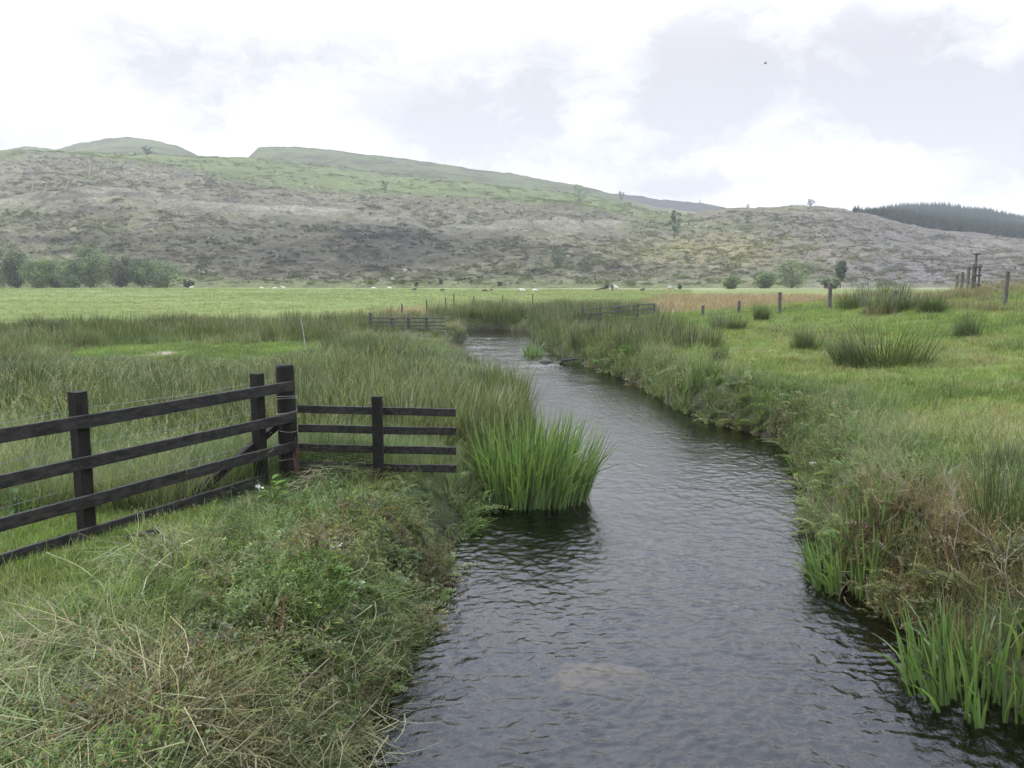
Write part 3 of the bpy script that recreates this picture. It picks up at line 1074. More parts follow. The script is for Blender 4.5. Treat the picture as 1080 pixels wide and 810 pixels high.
brow = rt & (ys > 23) & (ys < 40) & (ground_z(xs, ys, d) > 1.45 - .5 * nb) & (rng.random(len(xs)) < .35 + .9 * fbm(xs, ys, 3, 2, 233))
keep = keepL | keepR | brow
brow = brow[keep]
x, y, rr = xs[keep], ys[keep], rt[keep]
p, r_, s_ = place(x, y, -.02, .7, 1.25, .10)
nf = .42 + .75 * fbm(x, y, 5.5, 3, 225) + .5 * fbm(x * .6, y * 1.6, 1.8, 2, 227)
hk = (1.0 + .55 * fbm(x, y, 2.4, 3, 229)) * (1 - .32 * sstep(14, 24, y)) * (.62 + .38 * sstep(.3, 1.8, river_d(x, y)))
s_ = s_ * np.where(rr, .76, hk)[:, None]
s_[:, 2] *= np.where(y < 14, .9, 1.0)
s_[brow] *= .85
gate = np.exp(-(((x + 4.6) / 2.6) ** 2 + ((y - 33.5) / 3.2) ** 2) ** 2)
s_[:, 2] *= 1 - .62 * gate
s_[:, 2] *= 1 - .55 * sstep(17, 20, y) * (1 - sstep(25.5, 27, y)) * sstep(-16, -13, x) * (1 - sstep(-6.5, -5, x))
s_[:, 2] *= np.where((~rr) & (y > 18), .42 + .58 * sstep(1.0, 3.6, river_d(x, y)), 1.0)
s_[:, 2] *= 1 - .6 * np.exp(-(((x - 5.2) / 2.4) ** 2 + ((y - 36) / 2.8) ** 2) ** 2)
far = y > 19
c_long = tint(len(x), (.046, .074, .026), (.078, .116, .040), (.115, .145, .058), (.165, .170, .098), noise=nf)
tan = rr & (rng.random(len(x)) < .85 * np.exp(-(((x - 4.4) / .9) ** 2 + ((y - 7.6) / 1.3) ** 2)))
c_long[tan] = tint(int(tan.sum()), (.13, .085, .045), (.20, .145, .075), (.16, .10, .055))
c_long[brow] = tint(int(brow.sum()), (.10, .105, .05), (.165, .14, .09), (.19, .135, .095))
scatter('long_grass', p[~far], r_[~far], s_[~far], rng.integers(0, 8, (~far).sum()), c_long[~far], P_long, M_grass)
scatter('far_long_grass', p[far], r_[far], s_[far] * 1.05, rng.integers(0, 4, far.sum()), c_long[far], P_far, M_grass)

# ---- rush beds (grey-green masses across the wet meadow)
P_rush = [rush_tuft(60, .66, .15, .007) for _ in range(4)]
xs, ys = wedge(30000, 12, 66, 1.1)
d = river_d(xs, ys)
rt = is_right(xs, ys)
nb = fbm(xs, ys, 5.5, 3, 241)
lm = lawn_mask(xs, ys)
band = (sstep(24, 32, ys) * .40 + .22) + .75 * nb
keep = ((~rt) & (d > .4) & (rng.random(len(xs)) < band) & (lm < .3) & (ys < field_edge(xs, ys) + .6)) | (rt & (ys > 26) & (ys < 50) & (d > .3) & (d < 3.2 + 2 * nb) & (rng.random(len(xs)) < .5)) \
    | (rt & (ys > 24) & (ys < 44) & (ground_z(xs, ys, d) > 1.2) & (xs < .49 * ys) & (rng.random(len(xs)) < 1.3 * fbm(xs, ys, 1.7, 3, 247) - .22)) \
    | ((ys > 50) & (xs > -3) & (xs < 9) & (d > .2) & (ys < 62) & (rng.random(len(xs)) < .7))
x, y = xs[keep], ys[keep]
p, r_, s_ = place(x, y, -.03, .5, 1.45, .08)
s_ = s_ * (1 + .25 * sstep(25, 45, y))[:, None]
s_[:, 2] *= 1 - .62 * np.exp(-(((x + 4.6) / 2.6) ** 2 + ((y - 33.5) / 3.2) ** 2) ** 2)
s_[:, 2] *= 1 - .72 * np.exp(-(((x - 5.2) / 2.4) ** 2 + ((y - 36) / 2.8) ** 2) ** 2)
s_[:, 2] *= np.where((x < 0) & (y > 18) & (y < 47), .42 + .58 * sstep(1.0, 3.6, river_d(x, y)), 1.0)
s_[:, 0] *= 1.5
s_[:, 1] *= 1.5
ridefront = lambda x, y: 1 - .55 * sstep(17, 20, y) * (1 - sstep(25.5, 27, y)) * sstep(-16, -13, x) * (1 - sstep(-6.5, -5, x))
s_[:, 2] *= ridefront(x, y)
scatter('rush_bed', p, r_, s_, rng.integers(0, 4, len(x)), tint(len(x), (.046, .060, .024), (.076, .092, .038), (.118, .122, .062), noise=.5 + .6 * fbm(x, y, 5, 2, 245)), P_rush, M_grass)

# ---- weeds: both banks and the left foreground
def fern_herb(n, L, pairs, w):
    """plant with feathery leaves, as silverweed, meadowsweet and cow parsley"""
    mb = MB()
    for _ in range(n):
        az, el = R_(0, 6.283), R_(.25, 1.4)
        l = L * R_(.6, 1.2)
        d_ = Vector((math.cos(az), math.sin(az), el)).normalized()
        p0 = Vector((R_(-.08, .08), R_(-.08, .08), R_(0, .10)))
        sh = random.random() * .8
        sd = Vector((-math.sin(az), math.cos(az), 0))
        for k in range(pairs):
            t = .18 + .82 * k / (pairs - 1)
            c = p0 + d_ * l * t - Vector((0, 0, .5 * l * t * t))
            q = w * (1.15 - .8 * abs(t - .45)) * R_(.7, 1.2)
            for sg in (-1, 1):
                mb.leaf(c, sd * sg + d_ * R_(.2, .9) + Vector((0, 0, R_(-.3, .4))), (0, 0, 1), q, q * R_(.32, .5), min(.86, max(0, sh + R_(-.12, .15))))
        mb.leaf(p0 + d_ * l - Vector((0, 0, .5 * l)), d_ - Vector((0, 0, .6)), (0, 0, 1), w, w * .4, sh)
        mb.tube([p0, p0 + d_ * l * .5 - Vector((0, 0, .125 * l)), p0 + d_ * l - Vector((0, 0, .5 * l))], [.0035, .003, .0015], 3, False, .4)
    return mb


P_herb = [fern_herb(14, .36, 9, .055), fern_herb(18, .28, 8, .042), fern_herb(12, .42, 10, .050), herb(8, .36, .034, 44, .5), herb(6, .30, .05, 26, .28), herb(7, .34, .028, 54, .6, 6),
          herb(6, .44, .085, 16, .16), herb(4, .34, .075, 12, .42)]
xs, ys = wedge(34000, 2.6, 34, 1.7)
d = river_d(xs, ys)
rt = is_right(xs, ys)
fx = -2.9 + (ys - 10.05) * (1.22 / 2.51)
nb = fbm(xs, ys, 1.3, 3, 261)
lm = lawn_mask(xs, ys)
front = ~rt & ~(((xs < fx - .05) & (ys < 10.05)) | (ys > 10.2))
keep = (front & (d > .02) & (rng.random(len(xs)) < np.clip(.26 + 1.0 * nb + .85 * (1 - sstep(.4, 1.6, d)), .05, 1)) & (lm < .35)) \
    | (~rt & ~front & (d > .05) & (d < .7) & (rng.random(len(xs)) < .5)) \
    | (rt & (d > .03) & (d < .95 + .5 * nb) & (rng.random(len(xs)) < .75) & ~((ys < 7.0) & (d < .5)))
x, y, rr = xs[keep], ys[keep], rt[keep]
p, r_, s_ = place(x, y, -.02, .55, 1.15, .2)
s_ = s_ * np.where(rr, .84, .78)[:, None] * (1 + y / 60)[:, None]
s_ = s_ * np.where(rr, 1, .35 + .65 * sstep(0.1, 1.5, np.abs(x - (-2.9 + (y - 10.05) * (1.22 / 2.51)))))[:, None]
s_ = s_ * np.where((~rr) & (y > 8.8) & (x > -2.9) & (x < -.6), .5, 1.0)[:, None]
nf = .5 + .7 * fbm(x, y, .9, 3, 267)
cw = tint(len(x), (.064, .114, .026), (.104, .164, .040), (.138, .168, .060), (.150, .136, .068), noise=nf)
brown = np.clip(sstep(.1, .45, fbm(x, y, .8, 2, 271)) * .7 * (y < 12) + np.where(rr, np.exp(-(((x - 4.25) / .7) ** 2 + ((y - 7.5) / 1.0) ** 2)) * .75, 0), 0, .85)
cw = mixc(cw, (.105, .062, .034), brown)
scatter('bank_weeds', p, r_, s_, rng.integers(0, 8, len(x)), cw, P_herb, M_herb)

# ---- grass growing in the left foreground, and the cut grass lying in it
P_fg = [tuft(30, .12, .34, .12, .8, .9, .006, 4) for _ in range(3)] + [tuft(24, .22, .50, .12, .7, 1.1, .006, 4, seeds=k) for k in (0, 2)]
xs, ys = wedge(26000, 2.6, 12, 1.8)
d = river_d(xs, ys)
rt = is_right(xs, ys)
fx = -2.9 + (ys - 10.05) * (1.22 / 2.51)
front = ~rt & ~(((xs < fx - .05) & (ys < 10.05)) | (ys > 10.6))
nb = fbm(xs, ys, 1.1, 3, 281)
keep = front & (d > .08) & (rng.random(len(xs)) < .66 + .9 * nb) & (lawn_mask(xs, ys) < .55)
x, y = xs[keep], ys[keep]
p, r_, s_ = place(x, y, -.02, .6, 1.25, .25)
s_ = s_ * .86
s_[:, 2] *= .30 + .70 * sstep(0.25, 2.0, np.abs(x - (-2.9 + (y - 10.05) * (1.22 / 2.51))) + np.where(y > 9.6, .6, 0))
s_[:, 2] *= np.where((y > 8.7) & (x > -2.9), .45, 1.0)
scatter('foreground_grass', p, r_, s_, rng.integers(0, 5, len(x)), tint(len(x), (.052, .102, .020), (.096, .166, .034), (.142, .178, .054), (.190, .178, .086), noise=.5 + .6 * fbm(x, y, 1.2, 3, 285)), P_fg, M_grass)
P_lit = [litter(46, .34, .22, .10, .0055) for _ in range(4)] + [litter(26, .55, .25, .14, .0065) for _ in range(3)]
keep = front & (d > .05) & (rng.random(len(xs)) < .0 + .34 * nb + .16 * (1 - sstep(4.2, 6, ys))) & (lawn_mask(xs, ys) < .4)
x, y = xs[keep] + .02, ys[keep]
p, r_, s_ = place(x, y, .05, .6, 1.2, .16)
p[:, 2] += rng.random(len(x)) * .06
scatter('cut_grass', p, r_, s_, rng.integers(0, 7, len(x)), tint(len(x), (.075, .105, .036), (.125, .142, .060), (.185, .168, .090), (.105, .078, .046), noise=.5 + .7 * fbm(x, y, .8, 2, 289)), P_lit, M_litter)
# dead stems along the right bank
xs, ys = wedge(9000, 4, 26, 1.6, 0, 1.19)
d = river_d(xs, ys)
keep = is_right(xs, ys) & (d > .05) & (d < 1.2) & (rng.random(len(xs)) < .03)
x, y = xs[keep], ys[keep]
p, r_, s_ = place(x, y, .05, .5, 1.1, .35)
p[:, 2] += rng.random(len(x)) * .2
scatter('dead_stems', p, r_, s_, rng.integers(0, 7, len(x)), tint(len(x), (.10, .085, .05), (.16, .13, .08), (.11, .07, .045)), P_lit, M_litter)

xs, ys = wedge(22000, 34, 190, 1.3, -.72, .25)
keep = (ys > field_edge(xs, ys) - 1) & ~is_right(xs, np.minimum(ys, 45)) & (rng.random(len(xs)) < .55 + .6 * fbm(xs * .5, ys, 7, 3, 441)) | ((ys > 75) & (xs > -10) & (xs < .22 * ys))
x, y = xs[keep], ys[keep]
p, r_, s_ = place(x, y, -.02, 1.3, 2.6, .1)
s_[:, 2] *= .55
scatter('field_grass', p, r_, s_ * (1 + y / 80)[:, None], rng.integers(0, 5, len(x)), tint(len(x), (.110, .148, .044), (.148, .182, .062), (.175, .196, .082), noise=.5 + .7 * fbm(x * .5, y, 9, 3, 443)), P_short, M_grass)

# ---- dry brown grass of the far field, and a fringe on the bright field
xs, ys = wedge(16000, 46, 130, .9, -.8, .8)
bm_ = brown_mask(xs, ys)
keep = rng.random(len(xs)) < np.maximum(bm_, dry_strip(xs, ys))
x, y = xs[keep], ys[keep]
p, r_, s_ = place(x, y, -.02, .6, 1.1)
scatter('dry_grass', p, r_, s_ * 1.05, rng.integers(0, 4, len(x)), tint(len(x), (.17, .120, .075), (.215, .165, .100), (.22, .185, .11), noise=.5 + .6 * fbm(x, y, 9, 3, 301)), P_far, M_grass)

# ---- felled hillside: brash, stumps and regrowth
def brash(kind):
    mb = MB()
    if kind == 0:            # bleached poles and branches
        for _ in range(9):
            a, l = R_(0, 6.283), R_(1.2, 4.5)
            c = Vector((R_(-3, 3), R_(-3, 3), R_(.1, .7)))
            e = c + Vector((math.cos(a) * l, math.sin(a) * l, R_(-.4, 1.2)))
            mb.tube([c, (c + e) / 2 + Vector((R_(-.2, .2), R_(-.2, .2), R_(0, .2))), e], [.13, .1, .05], 4, True, .3 + .6 * random.random())
    elif kind == 1:          # stumps and root plates
        for _ in range(5):
            c = Vector((R_(-3, 3), R_(-3, 3), -.2))
            mb.tube([c, c + Vector((R_(-.1, .1), R_(-.1, .1), R_(.6, 1.1)))], [.5, .32], 7, True, .5 * random.random())
            for k in range(4):
                a = R_(0, 6.283)
                mb.tube([c + Vector((0, 0, .4)), c + Vector((math.cos(a) * 1.1, math.sin(a) * 1.1, R_(0, .5)))], [.18, .05], 4, True, .3)
    else:                    # low bushes, heather and bracken
        for _ in range(5):
            c = Vector((R_(-3, 3), R_(-3, 3), .0))
            rr_ = R_(.5, 1.5)
            sh = random.random()
            for k in range(46):
                q = Vector((random.gauss(0, 1), random.gauss(0, 1), abs(random.gauss(0, .7)))) * rr_ * .6
                mb.leaf(c + q, (R_(-1, 1), R_(-1, 1), R_(-.2, 1)), (R_(-1, 1), R_(-1, 1), 1), R_(.3, .7), R_(.2, .4), min(.8, max(0, sh + R_(-.3, .3))))
    return mb


P_brash = [brash(0) for _ in range(3)] + [brash(1) for _ in range(2)] + [brash(2) for _ in range(4)]
xs, ys = wedge(21000, FOOT + 6, 490, .2, -.78, .78)
nb = fbm(xs, ys, 26, 4, 321)
keep = (rng.random(len(xs)) < .55 + .6 * nb) & ((rng.random(len(xs)) < .12) | ~on_track(xs, ys))
x, y = xs[keep], ys[keep]
zz_ = hill_z(x, y)
n = len(x)
rot = np.stack([np.full(n, .18) + rng.normal(0, .1, n), rng.normal(0, .1, n), rng.random(n) * 6.283], 1)
k = (.30 + .70 * rng.random(n) ** 3) * (1 - .45 * sstep(430, 485, y))
kind = np.where(rng.random(n) < .26 + .4 * fbm(x, y, 40, 2, 325), rng.integers(0, 5, n), rng.integers(5, 9, n))
hc = hill_colour(x, y, zz_)
cb = np.where((kind < 5)[:, None], hc * .9 + tint(n, (.01, .01, .01), (.10, .09, .08), (.26, .24, .21), noise=rng.random(n) ** 2.2), hc * (.92 + .40 * rng.random((n, 1))) * np.where(rng.random((n, 1)) < .4, np.array([.85, 1.05, .65]), 1.0))
M_brash = veg_mat('brash', vary=.4, straw_at=.99, trans=.32, gloss=.01)
scatter('felled_brash', np.stack([x, y, zz_], 1), rot, np.stack([k, k, k * .9], 1), kind, cb, P_brash, M_brash)

# tufts of rush and bracken on the open green hill
xs, ys = wedge(6000, 478, 720, 0.1, -.7, .22)
nb = fbm(xs, ys, 30, 3, 341)
keep = rng.random(len(xs)) < .25 + .9 * nb
x, y = xs[keep], ys[keep]
n = len(x)
k = .45 + .5 * rng.random(n)
scatter('hill_bracken', np.stack([x, y, hill_z(x, y) - .1], 1), np.stack([rng.normal(0, .1, n), rng.normal(0, .1, n), rng.random(n) * 6.283], 1), np.stack([k * 1.4, k * 1.4, k * .7], 1),
        rng.integers(0, 4, n), tint(n, (.080, .105, .036), (.115, .150, .050), (.120, .130, .060)), P_brash[5:], M_brash)


# ---- conifer plantation on the far right ridge
def conifer():
    mb = MB()
    h = 12.0
    mb.tube([(0, 0, -1), (0, 0, h * .95)], [.2, .04], 5, False, .2)
    for lv in range(15):
        t = lv / 14
        z, rad = h * (.10 + .86 * t), 2.3 * (1 - t) ** .85 + .15
        nb_ = 9 if t < .7 else 6
        for j in range(nb_):
            a = 6.283 * (j + random.random() * .8) / nb_
            q = rad * R_(.75, 1.15)
            tip_ = Vector((math.cos(a) * q, math.sin(a) * q, z - .28 * q))
            mb.leaf((0, 0, z + .25), tip_ - Vector((0, 0, z + .25)), (0, 0, 1), (tip_ - Vector((0, 0, z + .25))).length, q * .75, .25 + .5 * random.random())
    return mb


P_con = [conifer() for _ in range(4)]
xs, ys = wedge(16000, 500, 905, .3, .36, .95)
zz_ = hill_z(xs, ys)
pxx, pyy = hill_px(xs, ys, zz_)
low = np.interp(pxx, [880, 905, 1000, 1080, 1300], [224, 230, 247, 255, 262])
keep = (pxx > 903 + 6 * fbm(xs, ys, 20, 2, 351)) & (pyy < low + .7 * fbm(xs, ys, 15, 2, 353)) & (rng.random(len(xs)) < .55)
x, y = xs[keep], ys[keep]
n = len(x)
k = (.50 + .26 * rng.random(n)) * (.55 + .45 * sstep(900, 950, pxx[keep]))
scatter('pine_plantation', np.stack([x, y, zz_[keep]], 1), np.stack([rng.normal(0, .02, n), rng.normal(0, .02, n), rng.random(n) * 6.283], 1), np.stack([k * 1.5, k * 1.5, k], 1), rng.integers(0, 4, n),
        tint(n, (.013, .025, .018), (.020, .035, .023)), P_con, M_brash)


# ================================================================== THINGS
# ------------------------------------------------------------------ the long fence on the left, running up to the round corner post
def ray_ground(px_, py_, y0=2.2, y1=60, eps=.02):
    yy = np.arange(y0, y1, .03)
    dv = dir_px(px_, py_)
    xx, zl = dv[0] / dv[1] * yy, CAM_Z + dv[2] / dv[1] * yy
    ok = np.nonzero(zl <= ground_z(xx, yy) + eps)[0]
    if len(ok) == 0:
        return None
    i = ok[0]
    return Vector((xx[i], yy[i], gz(xx[i], yy[i])))


def gz(x, y):
    return float(ground_z(np.array([x]), np.array([y]))[0])


LF = Vector((1.22, 2.51, 0)).normalized()          # along the long fence
LN = Vector((LF.y, -LF.x, 0))                      # towards the lane side (camera side)
CP = Vector((-2.86, 10.08, 0))
fence = thing('post_and_rail_fence', 'long dark four-rail fence running from the left edge to the thick round corner post', 'fence', (CP.x, CP.y, 0), 0)


def loc(v):
    return Vector(v) - Vector((CP.x, CP.y, 0))


posts = [(-4.12, 7.54, 1.44), (-3.10, 9.70, 1.36), (-5.18, 5.35, 1.44), (-6.25, 3.15, 1.4)]
for (px_, py_, hh) in posts:
    mb = MB()
    g = gz(px_, py_)
    p0 = loc((px_, py_, g))
    b = MB()
    top = Vector((0, 0, hh - g))
    mb.beam(p0 - Vector((0, 0, .3)), p0 + top, .135, .125, .012, up=LF, segs=5)
    mb.build('post', M_creosote, fence)
mb = MB()
g = gz(CP.x, CP.y)
mb.tube([(0, 0, g - .3), (0.004, 0, .2), (0, 0, .75), (-.006, 0, 1.40), (-.006, 0, 1.425)], [.132, .124, .118, .113, .102], 20, True, wob=.015)
cpost = mb.build('corner_post', M_creosote, fence, smooth=False)
tag(cpost, 'thick round corner post wrapped in wire')
for zz_ in (1.02, .995, .83, .82, .60, .40, .22):
    ring = [(math.cos(a) * .126, math.sin(a) * .126, zz_ + .02 * math.sin(a + zz_ * 9)) for a in np.linspace(0, 6.283, 21)]
    mb = MB()
    mb.tube(ring, .0032, 4, False)
    mb.build('wire_band', M_wire, cpost)
mb = MB()
for k in range(5):
    a0 = R_(-1.1, -.2)
    mb.tube([(math.cos(a0 + R_(-.2, .2)) * .130, math.sin(a0 + R_(-.2, .2)) * .130, z_) for z_ in (.02, .18, .34, R_(.42, .56))], [.02, .022, .018, .006], 5)
mb.build('rusty_strip', M_rust, cpost)
rail_far = CP + LF * .02 + LN * .0
for i, (zr0, zr1, far_t, hh) in enumerate(((1.185, 1.165, .06, .125), (.80, .775, .05, .118), (.425, .40, .04, .118), (.10, .075, -.42, .12))):
    a = Vector((-6.35, 2.93, zr0)) + LN * .088
    b = CP + LF * far_t * -1 + LN * .088 + Vector((0, 0, zr1))
    if i < 3:
        b = CP - LF * .015 + LN * .135 + Vector((0, 0, zr1))
        a = a + LN * .002
    b2 = b if i < 3 else CP - LF * .55 + LN * .088 + Vector((0, 0, zr1))
    mb = MB()
    mb.beam(loc(a), loc(b2), .042, hh, .005, segs=9, sag=.006)
    mb.build('rail', M_creorail, fence)
mb = MB()
e = CP - LF * 1.72 - LN * .16
mb.beam(loc((e.x, e.y, gz(e.x, e.y) - .05)), loc(CP - LF * .05 - LN * .1 + Vector((0, 0, .66))), .085, .085, .008, segs=3)
mb.build('brace', M_creosote, fence)
mb = MB()
for zz_ in (1.27, 1.10, .92, .72, .52, .33):
    a = Vector((-6.35, 2.93, zz_)) - LN * .075
    b = CP - LN * .11 + Vector((0, 0, zz_ - .02))
    mb.tube([loc(a + (b - a) * t - Vector((0, 0, .03 * math.sin(t * 3 * 3.1416) ** 2))) for t in np.linspace(0, 1, 13)], .0024, 4, False)
mb.build('stock_wire', M_wire, fence)

# short run from the corner post down to the water
rf = thing('post_and_rail_fence', 'short dark four-rail fence with one post, between the corner post and the river', 'fence', (-1.68, 9.92, 0))
g = gz(-1.68, 9.9)
mb = MB()
mb.beam((0, -.02, g - .3), (0, -.02, 1.05), .125, .11, .01, up=(0, 1, 0), segs=4)
mb.build('post', M_creosote, rf)
for zr in (.850, .600, .355, .115):
    mb = MB()
    mb.beam((-1.04, .17, zr + .012), (.975, .06, zr - .012 + R_(-.008, .008)), .040, .098, .004, segs=7, sag=.003)
    mb.build('rail', M_creorail, rf)

# a cut-off rail lying in the grass under the long fence
x, y = at_z(150, 566, .05)
of = thing('fallen_rail', 'short dark rail end lying in the grass below the long fence', 'rail', (x, y, 0))
mb = MB()
mb.beam((-.15, -.06, gz(x, y) + .03), (.14, .06, gz(x, y) + .07), .045, .06, .004)
mb.build('timber', M_creorail, of)


# ------------------------------------------------------------------ far fences
def far_fence(name, label, pts, rails, post_h, rail_w, post_w, mat, wires=0, ends=None):
    x0, y0 = pts[0][:2]
    t = thing(name, label, 'fence', (x0, y0, 0))
    tops = []
    for q in pts:
        px_, py_ = q[:2]
        hh = q[2] if len(q) > 2 else post_h
        g = gz(px_, py_)
        mb = MB()
        mb.beam((px_ - x0, py_ - y0, g - .25), (px_ - x0 + R_(-.03, .03), py_ - y0, g + hh), post_w, post_w, .012, up=(0, 1, 0))
        mb.build('post', mat, t)
        tops.append(Vector((px_ - x0, py_ - y0, g)))
    for zr in rails:
        mb = MB()
        a, b = tops[0] + Vector((0, -.1, zr)), tops[-1] + Vector((0, -.1, zr))
        if ends:
            b = b + (b - a).normalized() * ends
        mb.beam(a, b, .05, rail_w, .005, segs=6)
        mb.build('rail', mat, t)
    if wires:
        mb = MB()
        for k in range(wires):
            mb.tube([p_ + Vector((0, 0, post_h * (.95 - .8 * k / max(1, wires - 1)))) for p_ in tops], .005, 3, False)
        mb.build('wire', M_wire, t)
    return t


YF = 37.0
fp = [(at_y(p_, 345, YF)[0], YF, h_) for p_, h_ in ((391, .98), (413, .72), (431, .86), (450, .82))]
far_fence('water_gate', 'distant weathered wooden fence with rails ending at the left side of the river bend', fp, (.74, .57, .41, .26, .10), 1.0, .07, .14, M_greywood, ends=.85)
YF = 39.0
fp = [(at_y(p_, 345, YF + k)[0], YF + k, h_) for p_, h_, k in ((614, .93, 0), (633, .88, .1), (652, .92, .2), (672, .88, .3), (690, .85, .4))]
far_fence('rail_fence', 'distant grey rail fence half hidden by rushes right of the river bend', fp, (.84, .62, .40, .17), .9, .06, .10, M_greywood)
fp = [at_z(p_, y_, 0.0) for p_, y_ in ((398, 338.5), (424, 335), (450, 331.5), (470, 329), (479, 328), (500, 326), (530, 324), (562, 322.5))]
fp = [(a, b, 1.05 if i != 4 else 1.35) for i, (a, b) in enumerate(fp)]
far_fence('wire_fence', 'thin wire fence with slim posts along the bright field beyond the left rushes', fp, (), 1.0, .05, .10, M_greywood, wires=3)

# right-hand wire fence over the pasture brow
fp = []
for p_, yb, h_ in ((741, 334, .55), (779, 330, .6), (822, 331, .95), (875, 325, 1.08), (944, 322, .6)):
    q = ray_ground(p_, yb, 24)                  # walk out along the sight line to the brow
    dd = (q[0], q[1], h_) if q else None
    if dd is None:
        q = at_y(p_, yb, 42.0)
        dd = (q[0], 42.0, h_)
    fp.append(dd)
print('right fence', [tuple(round(float(k), 2) for k in q) for q in fp])
far_fence('wire_fence', 'weathered wire fence with spaced posts between the right pasture and the brown field', fp, (), 1.0, .05, .13, M_greywood, wires=3)
bf = [(at_y(p_, 290, yy)[0], yy, h_) for p_, yy, h_ in ((1009.5, 43.0, 1.05), (1015, 40.5, 1.1), (1021, 38, 1.15), (1062, 29, 1.25))]
t = far_fence('brow_fence', 'old fence posts on the skyline of the right pasture with a tall stile among them', bf, (), 1.0, .05, .11, M_greywood, wires=3)
q = at_y(1029.5, 290, 35.5)
g = gz(q[0], q[1])
mb = MB()
bx, by = q[0] - bf[0][0], q[1] - bf[0][1]
for sx in (-.14, .14):
    mb.beam((bx + sx, by, g - .2), (bx + sx, by, g + 1.25), .07, .07, .008, up=(0, 1, 0))
for zz_ in (.35, .75, 1.12):
    mb.beam((bx - .2, by - .06, g + zz_), (bx + .2, by - .06, g + zz_ + .03), .05, .08, .005)
mb.beam((bx, by + .08, g + .2), (bx, by + .08, g + 1.75), .08, .08, .008, up=(0, 1, 0))
mb.beam((bx - .16, by + .02, g + 1.68), (bx + .16, by + .02, g + 1.7), .05, .07, .005)
mb.build('stile', M_greywood, t)


# ------------------------------------------------------------------ yellow flag iris beds (no flowers)
def iris_bed(label, cx, cy, rx, ry, n, h, lean_dir=(0, 0), dead=.09, group=None, z=None):
    zb = WZ - .08 if z is None else z
    t = thing('iris_clump', label, 'iris clump', (cx, cy, zb), 0, group)
    mb = MB()
    for k in range(n):
        a, q = R_(0, 6.283), math.sqrt(random.random())
        bx, by = rx * q * math.cos(a), ry * q * math.sin(a)
        if gz(cx + bx, cy + by) > .15:
            continue
        fan = R_(0, 6.283)
        for j in range(random.choice((2, 3, 3, 4))):
            az = fan + (math.pi if j % 2 else 0) + R_(-.3, .3)
            hh = h * R_(.42, 1.08) * (1 - .24 * q * q)
            ox = math.cos(az) * .06 + bx / rx * .20 * q + lean_dir[0] + R_(-.07, .07)
            oy = math.sin(az) * .06 + by / ry * .20 * q + lean_dir[1] + R_(-.07, .07)
            le = math.hypot(ox, oy)
            dr = R_(0, .16) if random.random() < .72 else R_(.2, .75)
            mb.blade((bx + R_(-.03, .03), by + R_(-.03, .03), max(0, gz(cx + bx, cy + by) - zb - .05)), math.atan2(oy, ox), hh, le, dr, R_(.017, .030), 5,
                     random.random() * .93 if random.random() > dead else .98, face=R_(-1.0, 1.0), hold=.35)
    mb.build('leaves', M_iris, t)
    return t


cx, cy = at_z(566, 531, WZ)
iris_bed('large tall clump of bright green iris leaves standing in the water at the left bank', cx - .06, cy + .25, .80, .62, 280, 1.60, (.05, -.03))
cx, cy = at_z(1046, 735, WZ)
iris_bed('bright green iris clump in the bottom right corner of the river', cx, cy, .62, .50, 88, .76, (-.04, -.03))
cx, cy = at_z(985, 700, WZ)
iris_bed('thin iris clump with few leaves, just left of the corner iris', cx, cy, 0.20, .18, 20, .74, (-.10, -.02))
cx, cy = at_z(902, 618, WZ)
iris_bed('dark green iris clump at the foot of the right bank under brown weeds', cx, cy + .1, .46, .50, 90, .70, (-.08, -.02))
cx, cy = at_z(862, 592, WZ)
iris_bed('small iris tuft standing alone in the water beside the right bank', cx, cy, .10, .10, 9, .52, (-.03, 0))
cx, cy = at_z(738, 436, WZ)
iris_bed('iris clump with blue-green leaves on the right bank before the dark bank hollow', cx, cy + .5, .5, .35, 36, .8, (.05, -.05))
cx, cy = at_z(563, 375, WZ)
iris_bed('small tuft of iris standing in midstream near the far bend', cx, cy, .42, .4, 34, .85)


# ------------------------------------------------------------------ rush tussocks on the pasture
def tussock_mesh(n, h, spread):
    mb = MB()
    for c in range(5):
        ca, cr = R_(0, 6.283), spread * R_(.1, .8)
        hh = h * R_(.6, 1.0)
        for _ in range(n // 5):
            a, q = R_(0, 6.283), spread * .62 * math.sqrt(random.random())
            bx, by = cr * math.cos(ca) + q * math.cos(a), cr * math.sin(ca) + q * math.sin(a)
            az = math.atan2(by, bx) + R_(-.9, .9)
            k = R_(.35, 1.08) if random.random() < .8 else R_(.2, .5)
            mb.blade((bx, by, -.03), az, hh * k, R_(.02, .22) + .45 * math.hypot(bx, by), R_(0, .2) if random.random() < .85 else R_(.3, .9), 0.0066 * R_(.7, 1.3), 3, random.random(), hold=.4)
    return mb


